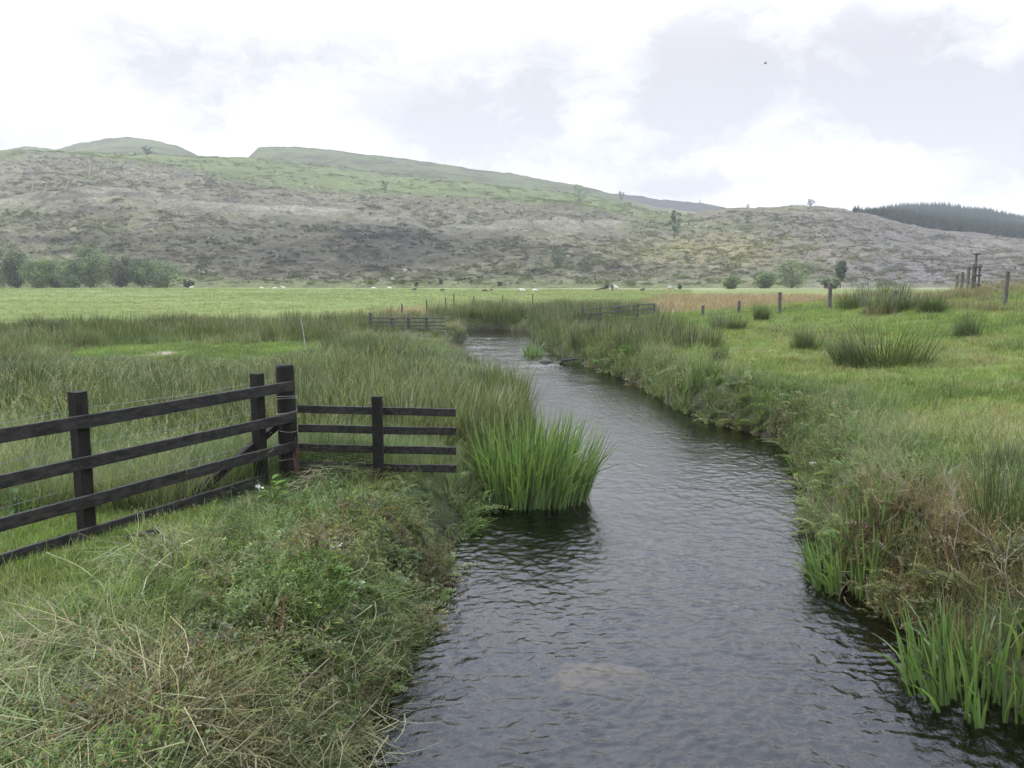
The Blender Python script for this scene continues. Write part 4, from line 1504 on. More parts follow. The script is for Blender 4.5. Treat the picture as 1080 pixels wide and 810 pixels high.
TM = [tussock_mesh(760, 1.0, .36).mesh('stems') for _ in range(4)]
for me in TM:
    me.materials.append(M_rush)
tus = [  # photo pixel of the foot, rough distance, height, width factor, label
    (930, 384, None, 1.15, 1.5, 'largest rush tussock in the middle of the right pasture'),
    (848, 366, None, .80, 1.0, 'upright rush tussock on the pasture left of the largest tussock'),
    (892, 381, None, .70, .9, 'low dark rush tussock just left of the largest tussock'),
    (1021, 356, None, .85, .8, 'dark conical rush tussock near the top right of the pasture'),
    (765, 347, None, .85, 1.3, 'dark broad rush tussock by the fence near the left end of the pasture'),
    (697, 349, None, 1.25, 1.3, 'tall dark rush tussock at the right end of the distant rail fence'),
    (801, 337, None, .85, 1.0, 'slim rush tussock on the brow between two fence posts'),
    (958, 326, None, .72, 1.9, 'wide rush tussock on the brow below the forest'),
    (905, 326, None, .95, 1.3, 'dark rush tussock on the brow right of the tallest fence post'),
    (937, 330, None, .95, 1.2, 'rush tussock on the brow beside the wide tussock'),
    (985, 328, None, .75, 1.5, 'brown-tipped rush tussock on the brow under the stile'),
    (760, 382, None, .60, 1.0, 'small pale rush tussock near the right bank edge'),
    (1050, 560, None, .95, .9, 'tall thin rush tussock at the right edge above the corner iris'),
    (1058, 500, None, .60, .8, 'short rush tussock at the right edge higher up the bank'),
]
for i, (p_, yb, _, h_, w_, lab) in enumerate(tus):
    q = ray_ground(p_, yb, 5)
    dd = (q[0], q[1]) if q else None
    if dd is None:
        q = at_y(p_, yb, 34.0)
        dd = (q[0], q[1])
    t = thing('rush_tussock', lab, 'rush tussock', (dd[0], dd[1], gz(*dd) - .02), R_(0, 6), 'rush tussocks dotted over the right pasture')
    h_ *= 1.3
    t.scale = (h_ * w_, h_ * w_, h_)
    link_mesh('stems', TM[i % 4], None, t)

# ------------------------------------------------------------------ trees
def tree_parts(h, crown_w, base, n_clump, leaf, n_leaf, mat, seed, trunk_r=None, flat=1.0):
    random.seed(seed)
    trunk, crown = MB(), MB()
    tr = trunk_r or h * .028
    lean = Vector((R_(-.06, .06), R_(-.06, .06), 0)) * h
    top = Vector((lean.x, lean.y, h * .8))
    trunk.tube([(0, 0, -.5), (0, 0, .2), lean * .3 + Vector((0, 0, h * .3)), lean * .6 + Vector((0, 0, h * .55)), top], [tr * 1.5, tr, tr * .8, tr * .5, tr * .15], 8)
    for k in range(n_clump):
        t = k / max(1, n_clump - 1)
        zc = h * (base + (1 - base) * (.08 + .84 * t))
        prof = math.sin(math.pi * min(1, .18 + .80 * (1 - t))) ** .7
        a, q = 2.4 * k + R_(-.5, .5), crown_w * .5 * prof * R_(.35, .85)
        c = Vector((math.cos(a) * q, math.sin(a) * q, zc)) + lean * .6
        st = lean * .3 + Vector((0, 0, max(h * .12, zc * .62)))
        trunk.tube([st, (st + c) * .5 + Vector((0, 0, -.02 * h)), c], [tr * .45, tr * .28, tr * .08], 5)
        rad = crown_w * R_(.11, .21)
        sh = random.random() * .8
        for _ in range(n_leaf):
            v = Vector((random.gauss(0, 1), random.gauss(0, 1), random.gauss(0, 1) * .75 * flat))
            v = v.normalized() * rad * random.random() ** .45
            crown.leaf(c + v, (R_(-1, 1), R_(-1, 1), R_(-.6, .6)), v + Vector((R_(-.6, .6), R_(-.6, .6), .5)), leaf * R_(.6, 1.3), leaf * R_(.4, .75), min(.85, max(0, sh + R_(-.2, .3))))
    return trunk, crown


def make_tree(name, label, cat, h, crown_w, base, n_clump, leaf, n_leaf, mat, seed, group=None, flat=1.0):
    t = thing(name, label, cat, (0, 0, 0), 0, group)
    a, b = tree_parts(h, crown_w, base, n_clump, leaf, n_leaf, mat, seed, flat=flat)
    a.build('trunk', M_bark, t)
    b.build('crown', mat, t)
    return t


def seat(px_, py_, y=None):
    """hillside or field point seen at this pixel"""
    if y is not None:
        q = at_y(px_, py_, y)
        return (q[0], y, h1(q[0], y) - .1)
    yy = np.arange(FOOT - 20, 1240, 1.5)
    dv = dir_px(px_, py_)
    xx, zl = dv[0] / dv[1] * yy, CAM_Z + dv[2] / dv[1] * yy
    hz = np.where(yy < FOOT, 0.0, hill_z(xx, yy))
    ok = np.nonzero(zl <= hz + .3)[0]
    if len(ok) == 0:
        return None
    i = ok[0]
    return (xx[i], yy[i], h1(xx[i], yy[i]) - .1)


G1 = 'trees along the foot of the hill at the left'
for i, (p_, yb, yd, h_, w_, base, mat, lab) in enumerate((
        (-4, 303, 212, 12.5, 15.0, .0, M_leaf_mid, 'tall rounded grey-green tree at the far left edge of the field'),
        (18, 303, 216, 9.5, 8.0, .0, M_leaf_dark, 'dark narrow tree close to the far left edge'),
        (40, 303, 209, 7.4, 9.5, .0, M_leaf_pale, 'yellow-green low tree beyond the left end of the field'),
        (59, 303, 213, 7.6, 9.0, .0, M_leaf_mid, 'middle low green tree in the left row of trees'),
        (75, 303, 208, 7.0, 8.5, .0, M_leaf_mid, 'bushy small tree touching the left of the pale poplar-like tree'),
        (95, 303, 211, 10.8, 10.5, .0, M_leaf_mid, 'tallest pale green tree in the middle of the left row'),
        (127, 303, 217, 8.2, 10.0, .05, M_heath, 'brownish thin tree between the tall tree and the dark round tree'),
        (150, 303, 212, 7.2, 6.5, .1, M_leaf_dark, 'dark round-topped tree with visible trunk at the right of the left row'),
        (168, 303, 210, 6.8, 12.5, .0, M_leaf_mid, 'wide spreading green tree at the right end of the left row'))):
    t = make_tree('broadleaf_tree', lab, 'tree', h_, w_, base, 40, .5, 90, mat, 100 + i, G1)
    t.location = seat(p_, yb, yd)
random.seed(55)
for i, (p_, yb, yd, h_, w_, base, mat, nm, lab) in enumerate((
        (835, 306, 205, 7.4, 11.5, .0, M_leaf_mid, 'broadleaf_tree', 'broad rounded green tree beyond the brown field'),
        (806, 308, 203, 4.0, 6.0, .0, M_leaf_mid, 'shrub', 'grey-green shrub just left of the broad rounded tree'),
        (771, 309, 198, 3.2, 4.4, .0, M_leaf_pale, 'shrub', 'bright yellow-green shrub behind the left part of the brown field'),
        (877, 307, 200, 2.6, 5.0, .0, M_leaf_mid, 'shrub', 'low shrub behind the tallest fence post'),
        (886, 304, 214, 7.4, 2.9, .25, M_leaf_dark, 'broadleaf_tree', 'thin dark tree standing right of the broad rounded tree'),
        (199, 304, 214, 1.9, 2.6, .0, M_leaf_mid, 'shrub', 'small round shrub at the field edge right of the left row of trees'))):
    t = make_tree(nm, lab, 'tree' if 'tree' in nm else 'shrub', h_, w_, base, 30, .45, 80, mat, 140 + i)
    t.location = seat(p_, yb, yd)
for i, (p_, yb, h_px, w_px, base, mat, nm, lab) in enumerate((
        (155, 167, 13, 11, .35, M_leaf_dark, 'hill_tree', 'lone dark tree on the brow under the left summit'),
        (222, 191, 10, 15, .0, M_leaf_dark, 'shrub', 'dark wind-bent shrub on the brow right of the lone tree'),
        (611, 213, 17, 21, .05, M_leaf_mid, 'hill_tree', 'rounded tree on the green hill above the middle of the valley'),
        (655, 212, 10, 8, .2, M_leaf_mid, 'hill_tree', 'small faint tree near the green ridge right of the rounded tree'),
        (711, 251, 29, 13, .25, M_leaf_mid, 'hill_tree', 'tall thin tree on the slope right of centre'),
        (728, 233, 9, 10, .0, M_leaf_mid, 'shrub', 'pale shrub above and right of the tall thin hill tree'),
        (855, 219, 9, 9, .3, M_leaf_dark, 'hill_tree', 'lone round tree on the skyline at right of centre'),
        (788, 236, 9, 9, .0, M_leaf_dark, 'shrub', 'dark shrub below the skyline left of the lone skyline tree'),
        (789, 219, 4, 5, .0, M_leaf_dark, 'shrub', 'tiny shrub on the skyline left of the lone round tree'),
        (588, 281, 22, 22, .0, M_leaf_dark, 'shrub', 'large dark shrub on the felled slope above the river bend'),
        (556, 272, 10, 10, .0, M_heath, 'shrub', 'brownish shrub left of the large dark slope shrub'),
        (646, 258, 10, 14, .0, M_leaf_dark, 'shrub', 'dark shrub on the slope between the large dark shrub and the tall thin tree'),
        (445, 258, 17, 12, .1, M_heath, 'hill_tree', 'bare brown tree on the dark part of the felled slope'),
        (406, 203, 13, 8, .2, M_leaf_mid, 'hill_tree', 'small green tree at the top edge of the felled slope'),
        (945, 265, 7, 9, .0, M_leaf_dark, 'shrub', 'small shrub on the bare slope below the forest'),
        (725, 276, 10, 12, .0, M_leaf_dark, 'shrub', 'dark shrub on the yellow slope right of the tall thin tree'),
        (425, 299, 5, 5, .0, M_leaf_dark, 'shrub', 'leftmost small round shrub at the grassy foot of the hill'),
        (439, 301, 4, 4, .0, M_leaf_dark, 'shrub', 'tiny shrub second from left at the grassy foot of the hill'),
        (465, 299, 5, 5, .0, M_leaf_dark, 'shrub', 'small round shrub at hill foot above the end of the far left fence'),
        (527, 301, 5, 5, .0, M_leaf_dark, 'shrub', 'small dark shrub at hill foot above the far end of the river'),
        (640, 303, 5, 6, .0, M_leaf_dark, 'shrub', 'dark round shrub just above the fallen log at the field edge'),
        (717, 304, 5, 6, .0, M_leaf_dark, 'shrub', 'dark small shrub next to the pale boulder at hill foot'),
        (735, 233, 0, 0, 0, None, '', ''))):
    if h_px == 0:
        continue
    q = seat(p_, yb)
    if q is None:
        print('no seat', p_, yb)
        continue
    sc = q[1] / FPX
    h_, w_ = h_px * sc, w_px * sc
    t = make_tree(nm, lab, 'tree' if 'tree' in nm else 'shrub', h_, w_, base, 10, max(.3, h_ * .08), 60, mat, 170 + i)
    t.location = q
# bare conifers on the ridges
for p_, yb, h_px, lab in ((738, 215, 6, 'single spruce standing up from the dark distant ridge'), (905, 224, 10, 'thin bare pine on the skyline at the left end of the forest')):
    q = seat(p_, yb) or seat(p_, yb + 2)
    if q is None:
        print('no seat', p_)
        continue
    t = thing('conifer', lab, 'tree', q, 0)
    k = h_px * q[1] / FPX / 12.0
    t.scale = (k * 1.1, k * 1.1, k)
    me = P_con[0].mesh('crown')
    me.materials.append(M_leaf_dark)
    link_mesh('crown', me, None, t)
    mb = MB()
    mb.tube([(0, 0, -1), (0, 0, 11.8)], [.24, .03], 6)
    mb.build('trunk', M_bark, t)

# leafless dead stems left standing on the felled slope
for p_, yb, h_px, tilt, lab in ((46, 205, 11, -.35, 'bleached dead trunk leaning right on the upper left slope'), (68, 202, 12, -.5, 'bleached dead trunk leaning far over on the upper left slope'),
                                (33, 206, 12, -.2, 'pale dead trunk at left of the leaning pair on the slope'), (93, 187, 13, -.25, 'bleached dead trunk high on the left slope near the lone tree'),
                                (117, 174, 8, -.2, 'short pale dead trunk just below the left summit'), (880, 279, 9, .02, 'white standing dead stem above the broad rounded tree'),
                                (648, 268, 10, .25, 'pale fallen trunk slanting down the slope right of the dark shrub')):
    q = seat(p_, yb)
    if q is None:
        continue
    t = thing('dead_trunk', lab, 'dead tree', q, 0)
    L = h_px * q[1] / FPX
    mb = MB()
    mb.tube([(0, 0, -.4), (-tilt * L * .5, 0, L * .5), (-tilt * L, 0, L)], [.26, .2, .12], 6)
    for k in range(4):
        z_ = L * R_(.4, .9)
        a = R_(0, 6.28)
        mb.tube([(-tilt * z_, 0, z_), (-tilt * z_ + math.cos(a) * .8, math.sin(a) * .8, z_ + .4)], [.07, .02], 4)
    mb.build('trunk', M_deadwood, t)


# ------------------------------------------------------------------ livestock (bodies grown as one skin)
def skin_mesh(name, verts, edges, rad, levels=1):
    me = bpy.data.meshes.new(name)
    me.from_pydata(verts, edges, [])
    o = bpy.data.objects.new(name, me)
    COL.objects.link(o)
    o.modifiers.new('skin', 'SKIN')
    for v, r in zip(me.skin_vertices[0].data, rad):
        v.radius = (r, r) if isinstance(r, float) else r
    me.skin_vertices[0].data[0].use_root = True
    o.modifiers.new('sub', 'SUBSURF').levels = levels
    o.modifiers['sub'].render_levels = levels
    dg = bpy.context.evaluated_depsgraph_get()
    res = bpy.data.meshes.new_from_object(o.evaluated_get(dg))
    bpy.data.objects.remove(o)
    for p_ in res.polygons:
        p_.use_smooth = True
    res.name = name
    return res


def quadruped(name, k, leg_r, body_r, graze):
    #         0 pelvis        1 mid          2 chest        3 neck                                   4 head                                       5 muzzle
    V = [(-.42, 0, .62), (-.05, 0, .60), (.32, 0, .62), (.52, 0, .62 if graze else .82), (.70, 0, .30 if graze else .98), (.86, 0, .12 if graze else .92)]
    E = [(0, 1), (1, 2), (2, 3), (3, 4), (4, 5)]
    Rr = [body_r, body_r * 1.1, body_r, body_r * .5, .10, .06]
    for sx, at in ((-.40, 0), (.34, 2)):
        for sy in (-.13, .13):
            b = len(V)
            V += [(sx, sy, .42), (sx + (-.06 if at == 0 else .02), sy, .22), (sx, sy, .0)]
            E += [(at, b), (b, b + 1), (b + 1, b + 2)]
            Rr += [leg_r * 1.6, leg_r, leg_r * .8]
    V.append((-.62, 0, .58))
    E.append((0, len(V) - 1))
    Rr.append(.04)
    return skin_mesh(name, [tuple(c * k for c in v) for v in V], E, [float(r * k) for r in Rr])


ME_graze = quadruped('sheep', .95, .05, .25, True)
ME_up = quadruped('sheep', .95, .05, .25, False)
ME_gd, ME_ud = ME_graze.copy(), ME_up.copy()
for m_, mt in ((ME_graze, M_wool), (ME_up, M_wool), (ME_gd, M_darkwool), (ME_ud, M_darkwool)):
    m_.materials.append(mt)
sheep = [  # pixel of the feet, distance, facing, dark?, label
    (202, 306, 196, .2, 0, 'white sheep below the small round shrub, leftmost in the field'),
    (276, 306, 198, 2.9, 0, 'white sheep at the far field edge, second from the left'),
    (290, 306.5, 192, .4, 0, 'white sheep in the middle of the three white ones at the far field edge'),
    (299, 306, 198, 3.3, 0, 'white sheep at the right of the three at the far field edge'),
    (394, 308, 190, 0, 0, 'white sheep lying far out above the left end of the distant water gate'),
    (411, 307.5, 192, 3.1, 0, 'white sheep above the middle of the distant water gate'),
    (437, 310, 172, .3, 1, 'dark sheep grazing above the right end of the distant water gate'),
    (467, 311, 166, 2.7, 1, 'dark sheep behind the thicker post of the wire fence'),
    (511, 313, 150, .1, 1, 'black sheep in the field straight above the far end of the river'),
    (551, 313, 152, 3.0, 0, 'white sheep right of the black sheep above the river'),
    (564, 312.5, 156, .2, 0, 'pale sheep beside the white one above the right bank reeds'),
    (518, 311, 168, 1.2, 1, 'dark sheep farther out just right of the black sheep'),
    (677, 312.5, 158, 0, 1, 'lone dark sheep right of the pale cow'),
]
for i, (p_, yb, yd, fc, dk, lab) in enumerate(sheep):
    q = at_y(p_, yb, yd)
    me = (ME_gd if dk else ME_graze) if i % 3 else (ME_ud if dk else ME_up)
    o = link_mesh('sheep', me)
    o.location = (q[0], yd, gz(q[0], yd) - .02)
    o.rotation_euler = (0, 0, fc)
    o.scale = (.85, .95, .72) if dk else (.95, 1.0, .8)
    tag(o, lab, 'sheep', 'sheep scattered over the far end of the bright field')
# pale cow with a darker head end
cw_me = quadruped('cow', 1.75, .055, .24, False)
m, t_, out = new_mat('cow_hide')
p_ = t_.n('ShaderNodeBsdfPrincipled')
sx_ = t_.n('ShaderNodeSeparateXYZ')
t_.link(t_.n('ShaderNodeTexCoord').outputs['Object'], sx_.inputs[0])
t_.link(t_.mix(t_.ramp(sx_.outputs[0], .35, .6), (.50, .46, .40), (.10, .08, .065)), p_.inputs['Base Color'])
p_.inputs['Roughness'].default_value = .9
t_.link(p_.outputs[0], out.inputs[0])
cw_me.materials.append(m)
q = at_y(648, 313.5, 160)
o = link_mesh('cow', cw_me)
o.location = (q[0], 160, gz(q[0], 160) - .02)
o.rotation_euler = (0, 0, 3.6)
o.scale = (.85, .85, .85)
tag(o, 'pale cow with a dark head standing at the far side of the field', 'cow')
q = at_y(633, 311.5, 168)
t = thing('fallen_log', 'long dark log lying in the field, thick end raised, beside the pale cow', 'log', (q[0], 168, gz(q[0], 168)))
mb = MB()
mb.tube([(-1.6, 0, .25), (-.4, 0, .5), (.9, 0, .85), (1.3, 0, .95)], [.12, .22, .32, .36], 9, wob=.1)
mb.build('trunk', M_darklog, t)
mb = MB()
mb.tube([(.9, 0, .9), (1.1, .1, 1.4), (1.0, .2, 1.7)], [.12, .08, .04], 6)
mb.tube([(1.0, 0, .8), (1.3, .3, .3), (1.5, .4, .0)], [.12, .1, .06], 6)
mb.build('branches', M_darklog, t)
t.scale = (.8, .8, .7)
# pale boulder
def boulder(name, label, locn, size, mat, seed):
    random.seed(seed)
    bm = bmesh.new()
    bmesh.ops.create_icosphere(bm, subdivisions=3, radius=1.0)
    for v in bm.verts:
        n_ = float(fbm(np.array([v.co.x * 2 + seed]), np.array([v.co.y * 2 + v.co.z * 1.7]), 1.0, 3, seed)[0])
        v.co = Vector((v.co.x * size[0], v.co.y * size[1], v.co.z * size[2])) * (1 + .28 * n_)
    me = bpy.data.meshes.new(name)
    bm.to_mesh(me)
    bm.free()
    o = link_mesh(name, me, mat)
    o.location = locn
    return tag(o, label, 'stone')


q = seat(707, 306.5, 214)
boulder('boulder', 'pale boulder at the foot of the hill right of the cow', (q[0], q[1], q[2] + .4), (.8, .6, .5), M_stone, 3)
q = seat(332, 294) or (0, 240, 3)
boulder('boulder', 'white boulder low on the dark hillside above the three white sheep', (q[0], q[1], q[2] + .4), (1.1, .9, .9), M_stone, 5)
for p_, yb, lab in ((414, 295, 'small white stone low on the slope left of centre'), (427, 286, 'small white stone higher on the slope above the round shrubs')):
    q = seat(p_, yb)
    if q:
        boulder('boulder', lab, (q[0], q[1], q[2] + .3), (.7, .6, .6), M_stone, int(p_))
cx, cy = at_z(632, 703, WZ)
boulder('submerged_stone', 'pale flat stone showing through the water in mid river', (cx + .02, cy + .12, WZ - .205), (.42, .27, .13), M_palestone, 9)

# driftwood and stones by the right bank at the bend
q = at_z(603, 384, WZ)
t = thing('driftwood', 'dark tangle of driftwood caught in the water under the right bank', 'driftwood', (q[0], q[1], WZ))
mb = MB()
mb.tube([(-.5, 0, .0), (-.3, .1, .13), (.1, .2, .17), (.6, .3, .12)], [.06, .06, .05, .03], 7, wob=.1)
mb.tube([(-.28, 0, -.1), (-.42, 0, .24)], [.04, .03], 6)
mb.build('log', M_darklog, t)
mb = MB()
for k in range(22):
    a = Vector((R_(0, 1.5), R_(-.1, .5), R_(-.05, .1)))
    mb.tube([a, a + Vector((R_(-.3, .3), R_(-.2, .2), R_(.05, .22))), a + Vector((R_(-.6, .6), R_(-.3, .3), R_(.05, .3)))], [.018, .014, .006], 4)
mb.build('twigs', M_greywood, t)
q = at_z(625, 386, WZ)
boulder('stone', 'weedy stone beside the driftwood at the right bank', (q[0], q[1] + .3, WZ + .02), (.42, .3, .16), M_darklog, 21)
for p_, yb, lab in ((641, 393, 'dark wet stone at the foot of the right bank beyond the driftwood'), (576, 383, 'small dark stone breaking the water left of the driftwood')):
    q = at_z(p_, yb, WZ)
    boulder('stone', lab, (q[0], q[1], WZ + .02), (.26, .2, .11), M_darklog, int(p_))

# the bleached stick standing in the rushes
q = at_z(320, 368, 0)
t = thing('stake', 'thin bleached stake leaning in the rushes behind the corner post', 'stake', (q[0], q[1], gz(*q)))
mb = MB()
mb.tube([(.12, 0, -.2), (0, 0, .75), (-.06, 0, 1.15)], [.022, .02, .014], 6)
mb.build('stick', M_deadwood, t)


# ------------------------------------------------------------------ cut hogweed stalks and other singles in the left foreground
stalks = [  # two pixels, raised by, radius, material, label
    ((50, 598), (118, 664), .10, .010, M_greenstalk, 'dead grey-green stalk leaning down to the right below the long fence'),
    ((135, 678), (178, 705), .12, .009, M_stalk, 'pale curved stalk lying across the cut grass'),
    ((205, 590), (150, 640), .14, .008, M_stalk, 'fine pale stalk leaning up to the right in the middle of the cut bank'),
    ((130, 688), (160, 736), .12, .009, M_stalk, 'straight pale stalk lying downwards in the cut grass'),
    ((24, 777), (72, 796), .10, .011, M_stalk, 'bright straw stalk lying in the bottom left corner'),
    ((175, 805), (240, 772), .12, .010, M_greenstalk, 'green stalk slanting up at the bottom of the bank'),
    ((178, 752), (262, 760), .16, .010, M_greenstalk, 'level pale green stalk near the bottom of the bank'),
    ((185, 760), (232, 790), .12, .008, M_stalk, 'thin straw stalk sloping down right at the bottom of the bank'),
    ((120, 772), (142, 788), .10, .009, M_stalk, 'short broken straw stalk at the bottom left'),
    ((110, 712), (175, 672), .18, .008, M_greenstalk, 'long thin green stalk crossing the pale curved one'),
    ((300, 746), (352, 738), .20, .010, M_deadwood, 'bare whitish twig reaching towards the water'),
    ((352, 700), (408, 668), .24, .008, M_deadwood, 'grey dead stem arching over the water edge'),
    ((290, 764), (330, 732), .18, .008, M_stalk, 'brown dry stem leaning toward the water at the bottom'),
    ((355, 742), (400, 706), .12, .006, M_deadwood, 'thin bare twig hanging over the river at the bank foot'),
]
for (a, b, up, rad, mat, lab) in stalks:
    A, B = ray_ground(*a), ray_ground(*b)
    up = up + .06
    mid = (A + B) / 2
    t = thing('cut_hogweed', lab, 'cut plant', (A.x, A.y, A.z), 0, 'cut stalks on the left bank')
    mb = MB()
    D = B - A
    hA, hB = up * R_(.7, 1.5), up * R_(.7, 1.5)
    side = D.cross(Vector((0, 0, 1))).normalized() * D.length * R_(-.10, .10)
    hA, hB = hA * .6, hB * .6
    path = []
    for j in range(10):
        q = j / 9
        w = A + D * q + side * math.sin(q * math.pi)
        zz_ = max(A.z + D.z * q, gz(w.x, w.y)) + hA * (1 - q) + hB * q + .02 + R_(-.006, .006)
        path.append(Vector((w.x - A.x + R_(-.006, .006), w.y - A.y, zz_ - A.z)))
    mb.tube(path, [rad * .72 * (1 - .45 * j / 9) for j in range(10)], 6)
    mb.build('stem', mat, t)

# dead forked stems on the right bank
for (pp, lab) in (([(1062, 606), (1045, 570), (1020, 552), (1005, 520), (1000, 500), (988, 480)], 'long bleached forked stem leaning over the right bank'),
                  ([(1020, 625), (1006, 580), (1012, 545)], 'short bleached stem standing under the forked one'),
                  ([(1070, 660), (1060, 600), (1066, 560)], 'bleached stem at the right edge of the bank'),
                  ([(930, 545), (955, 508), (972, 520)], 'thin pale bent stem across the right bank weeds'),
                  ([(905, 560), (925, 590), (960, 580)], 'thin straw stem drooping over the dark iris clump')):
    base = ray_ground(*pp[0])
    t = thing('withered_plant', lab, 'dead plant', base, 0)
    mb = MB()
    pts = []
    for k, q in enumerate(pp):
        w = Vector(at_y(q[0], q[1], base.y - .02 * k))
        pts.append(w - base)
    rr_ = np.linspace(.0065, .003, len(pts))
    mb.tube(pts, list(rr_), 6)
    for k in range(1, len(pts)):
        a = pts[k]
        mb.tube([a, a + Vector((R_(-.12, .12), R_(-.1, .1), R_(.02, .12))), a + Vector((R_(-.25, .25), R_(-.15, .15), R_(.0, .2)))], [.0032, .0026, .0014], 4)
    mb.build('stem', M_twig, t)


# docks and broad leaved plants
def broadleaf(label, px_, py_, n, L, mat, h=.25, group=None):
    g = ray_ground(px_, py_)
    t = thing('dock_plant', label, 'plant', g, 0, group)
    mb = MB()
    for k in range(n):
        az = R_(0, 6.283)
        l = L * R_(.6, 1.15)
        b = Vector((R_(-.06, .06), R_(-.06, .06), R_(.0, h)))
        el = R_(.25, 1.0)
        d_ = Vector((math.cos(az), math.sin(az), el)).normalized()
        mb.tube([b * .2, b + d_ * l * .25], [.005, .003], 4, False, .4)
        p0 = b + d_ * l * .25
        sh = R_(.2, .8)
        s_ = Vector((-math.sin(az), math.cos(az), 0))
        seg = 6
        vs_ = []
        for j in range(seg + 1):
            tt = j / seg
            c = p0 + d_ * l * tt - Vector((0, 0, l * .55 * tt * tt))
            ww = l * .19 * math.sin(math.pi * min(1, .12 + tt * .88)) ** .8
            vs_ += [c - s_ * ww + Vector((0, 0, .03 * l)), c, c + s_ * ww + Vector((0, 0, .03 * l))]
        fs = []
        for j in range(seg):
            o_ = 3 * j
            fs += [(o_, o_ + 1, o_ + 4, o_ + 3), (o_ + 1, o_ + 2, o_ + 5, o_ + 4)]
        mb.add(vs_, fs, sh)
    mb.build('leaves', mat, t)


M_dock = veg_mat('dock_leaf', (.100, .165, .030), straw_at=.99, vary=.35, gloss=.015)
M_dockd = veg_mat('dock_leaf_dark', (.042, .078, .026), straw_at=.99, vary=.35, gloss=.015)
broadleaf('yellow-green broad-leaved dock at the foot of the corner post', 290, 530, 14, .17, M_dock)
broadleaf('yellow-green dock just right of the corner post foot', 372, 546, 9, .13, M_dock)
broadleaf('dark broad-leaved dock under the long fence by the square post', 134, 532, 14, .17, M_dockd)
broadleaf('dark dock behind the middle of the long fence', 112, 526, 12, .16, M_dockd)
broadleaf('dark dock at the left edge under the long fence', 18, 545, 12, .17, M_dockd)
broadleaf('broad-leaved plant by the end of the short fence', 352, 530, 8, .13, M_dockd)
broadleaf('single broad pale leaf plant among brown weeds at the bank bottom', 250, 735, 4, .14, M_dock, .1)


broadleaf('broad-leaved weed in the middle of the cut bank below the short fence', 330, 588, 12, .16, M_dockd, .16)
broadleaf('broad-leaved weed hanging over the left water edge', 432, 600, 12, .17, M_dockd, .18)
broadleaf('fresh green dock in the cut grass at the bottom of the bank', 205, 765, 10, .15, M_dock, .12)
broadleaf('dark dock low on the left bank near the water', 345, 690, 12, .17, M_dockd, .14)
broadleaf('green dock on the right bank above the dark iris clump', 935, 520, 12, .16, M_dock, .2)
broadleaf('broad-leaved weed at the right bank edge below the white flowers', 880, 540, 12, .17, M_dockd, .2)
M_rustdock = plain('rusty_dock_seed', (0.125, 0.072, 0.038), (0.075, 0.042, 0.024), 20)


def dock_spike(label, px_, py_, h):
    g = ray_ground(px_, py_)
    t = thing('dock_spike', label, 'plant', g, 0)
    mb = MB()
    lean = R_(-.12, .12)
    mb.tube([(0, 0, 0), (lean * .4, 0, h * .5), (lean, 0, h)], [.006, .005, .002], 5)
    mb.build('stem', M_rustdock, t)
    mb = MB()
    for k in range(150):
        q = R_(.45, 1.0)
        c = Vector((lean * q + random.gauss(0, .018), random.gauss(0, .018), h * q))
        mb.leaf(c, (R_(-1, 1), R_(-1, 1), R_(-.3, .8)), (R_(-1, 1), R_(-1, 1), 1), .014, .010)
    mb.tube([(lean * .45, 0, h * .45), (lean, 0, h)], [.006, .004], 5)
    mb.build('seed_head', M_rustdock, t)


for lab, px_, py_, h_ in (('rusty dock spike in the middle of the cut bank', 292, 690, .42), ('shorter rusty dock spike left of the taller one on the cut bank', 276, 712, .32),
                          ('rusty dock spike high on the right bank among brown weeds', 985, 590, .5), ('rusty dock spike at the right bank near the leaning twig', 1005, 612, .45),
                          ('rusty dock spike on the right bank above the corner iris', 1030, 640, .45), ('small rusty dock spike near the top of the left bank by the short fence', 360, 560, .3)):
    dock_spike(lab, px_, py_, h_)


# white flower heads and fluff
def umbel(label, px_, py_, h, r, n, y=None):
    g = ray_ground(px_, py_) if y is None else Vector(at_y(px_, py_, y))
    t = thing('white_flower', label, 'flower', g, 0)
    mb = MB()
    mb.tube([(0, 0, 0), (.02, 0, h * .6), (.0, 0, h)], [.006, .005, .003], 5)
    mb.build('stem', M_greenstalk, t)
    mb = MB()
    for k in range(n):
        a, q = R_(0, 6.283), r * math.sqrt(random.random())
        c = Vector((math.cos(a) * q, math.sin(a) * q, h + .03 - q * q * 2 + R_(-.02, .02)))
        if k % 2 == 0:
            mb.tube([(0, 0, h - .03), c], [.0016, .001], 3, False)
        for j in range(4):
            mb.leaf(c, (R_(-1, 1), R_(-1, 1), R_(-.2, .6)), (0, 0, 1), .022, .016)
    mb.build('flower_head', M_petal, t)


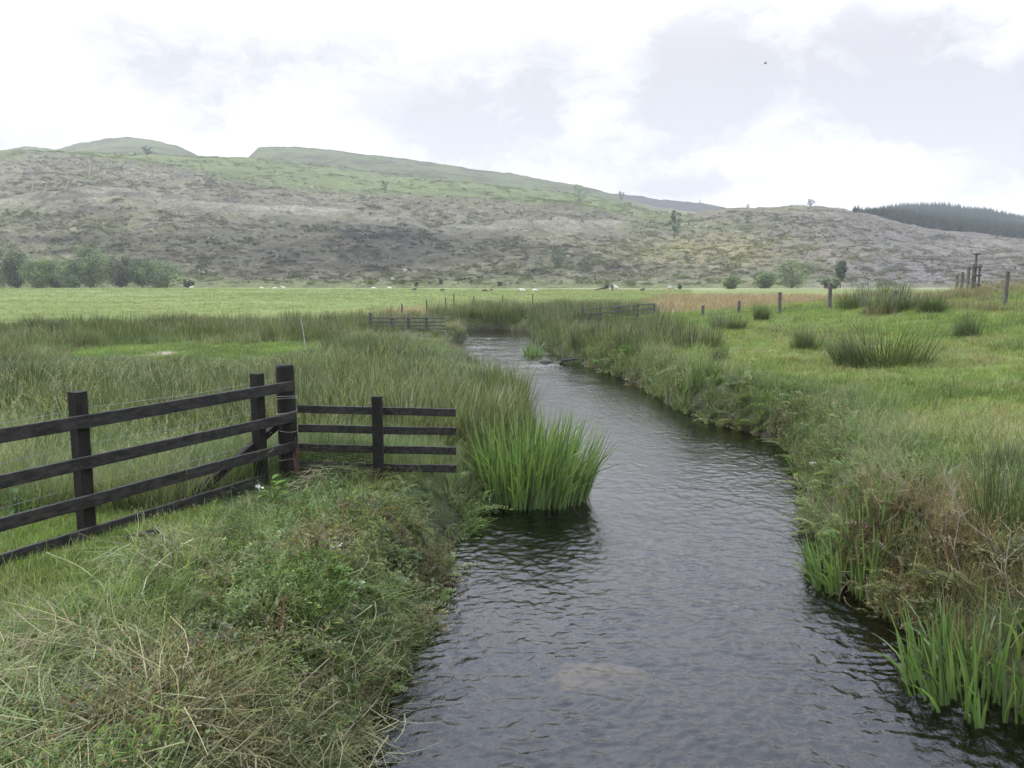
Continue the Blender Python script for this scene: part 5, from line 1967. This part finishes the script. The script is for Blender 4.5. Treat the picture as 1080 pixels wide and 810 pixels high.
umbel('fluffy white seed head among the weeds near the left water edge', 375, 640, .16, .09, 34)
umbel('white flower head beside the dark gap in the cut grass', 295, 618, .12, .05, 14)
umbel('white flower head at the foot of the square post', 274, 527, .14, .05, 14)
umbel('white flower head near the end of the short fence', 355, 594, .14, .05, 14)
umbel('white flower cluster on the right bank at the waterside', 856, 500, .16, .06, 16)
umbel('white flower on the right bank a little below the cluster', 850, 520, .12, .05, 10)

# bird far off under the clouds
t = thing('bird', 'small dark bird flying high against the clouds right of centre', 'bird', at_y(807, 67, 120))
me = bpy.data.meshes.new('body')
V_ = [(-.22, 0, 0), (-.1, 0, .0), (.06, 0, .01), (.20, 0, .03), (.27, 0, .02)]
body = skin_mesh('body', V_, [(0, 1), (1, 2), (2, 3), (3, 4)], [.02, .06, .07, .04, .01])
body.materials.append(M_darkwool)
link_mesh('body', body, None, t)
for sgn in (-1, 1):
    mb = MB()
    pr = [(-.08, .04, .02), (.10, .04, .03), (.08, .28, .14), (-.02, .58, .10), (-.10, .30, .12)]
    vs_ = [(a, sgn * b, c + dz) for dz in (0, .012) for a, b, c in pr]
    mb.add(vs_, [(0, 1, 2, 3, 4), (9, 8, 7, 6, 5)] + [(k, (k + 1) % 5, 5 + (k + 1) % 5, 5 + k) for k in range(5)])
    mb.build('wing', M_darkwool, t)

# ------------------------------------------------------------------ damp air
mb = MB()
bm = bmesh.new()
bmesh.ops.create_cube(bm, size=1.0)
me = bpy.data.meshes.new('haze')
for v in bm.verts:
    v.co = Vector((v.co.x * 8200, 700 + v.co.y * 1700, 115.0 + v.co.z * 236))
bm.to_mesh(me)
bm.free()
mh = bpy.data.materials.new('haze')
mh.use_nodes = True
th = NT(mh.node_tree)
oh = th.n('ShaderNodeOutputMaterial')
pv = th.n('ShaderNodeVolumePrincipled')
pv.inputs['Color'].default_value = (.90, .93, 1.0, 1)
pv.inputs['Density'].default_value = 0.00025
pv.inputs['Anisotropy'].default_value = 0.35
th.link(pv.outputs[0], oh.inputs['Volume'])
tag(link_mesh('haze', me, mh), kind='stuff')
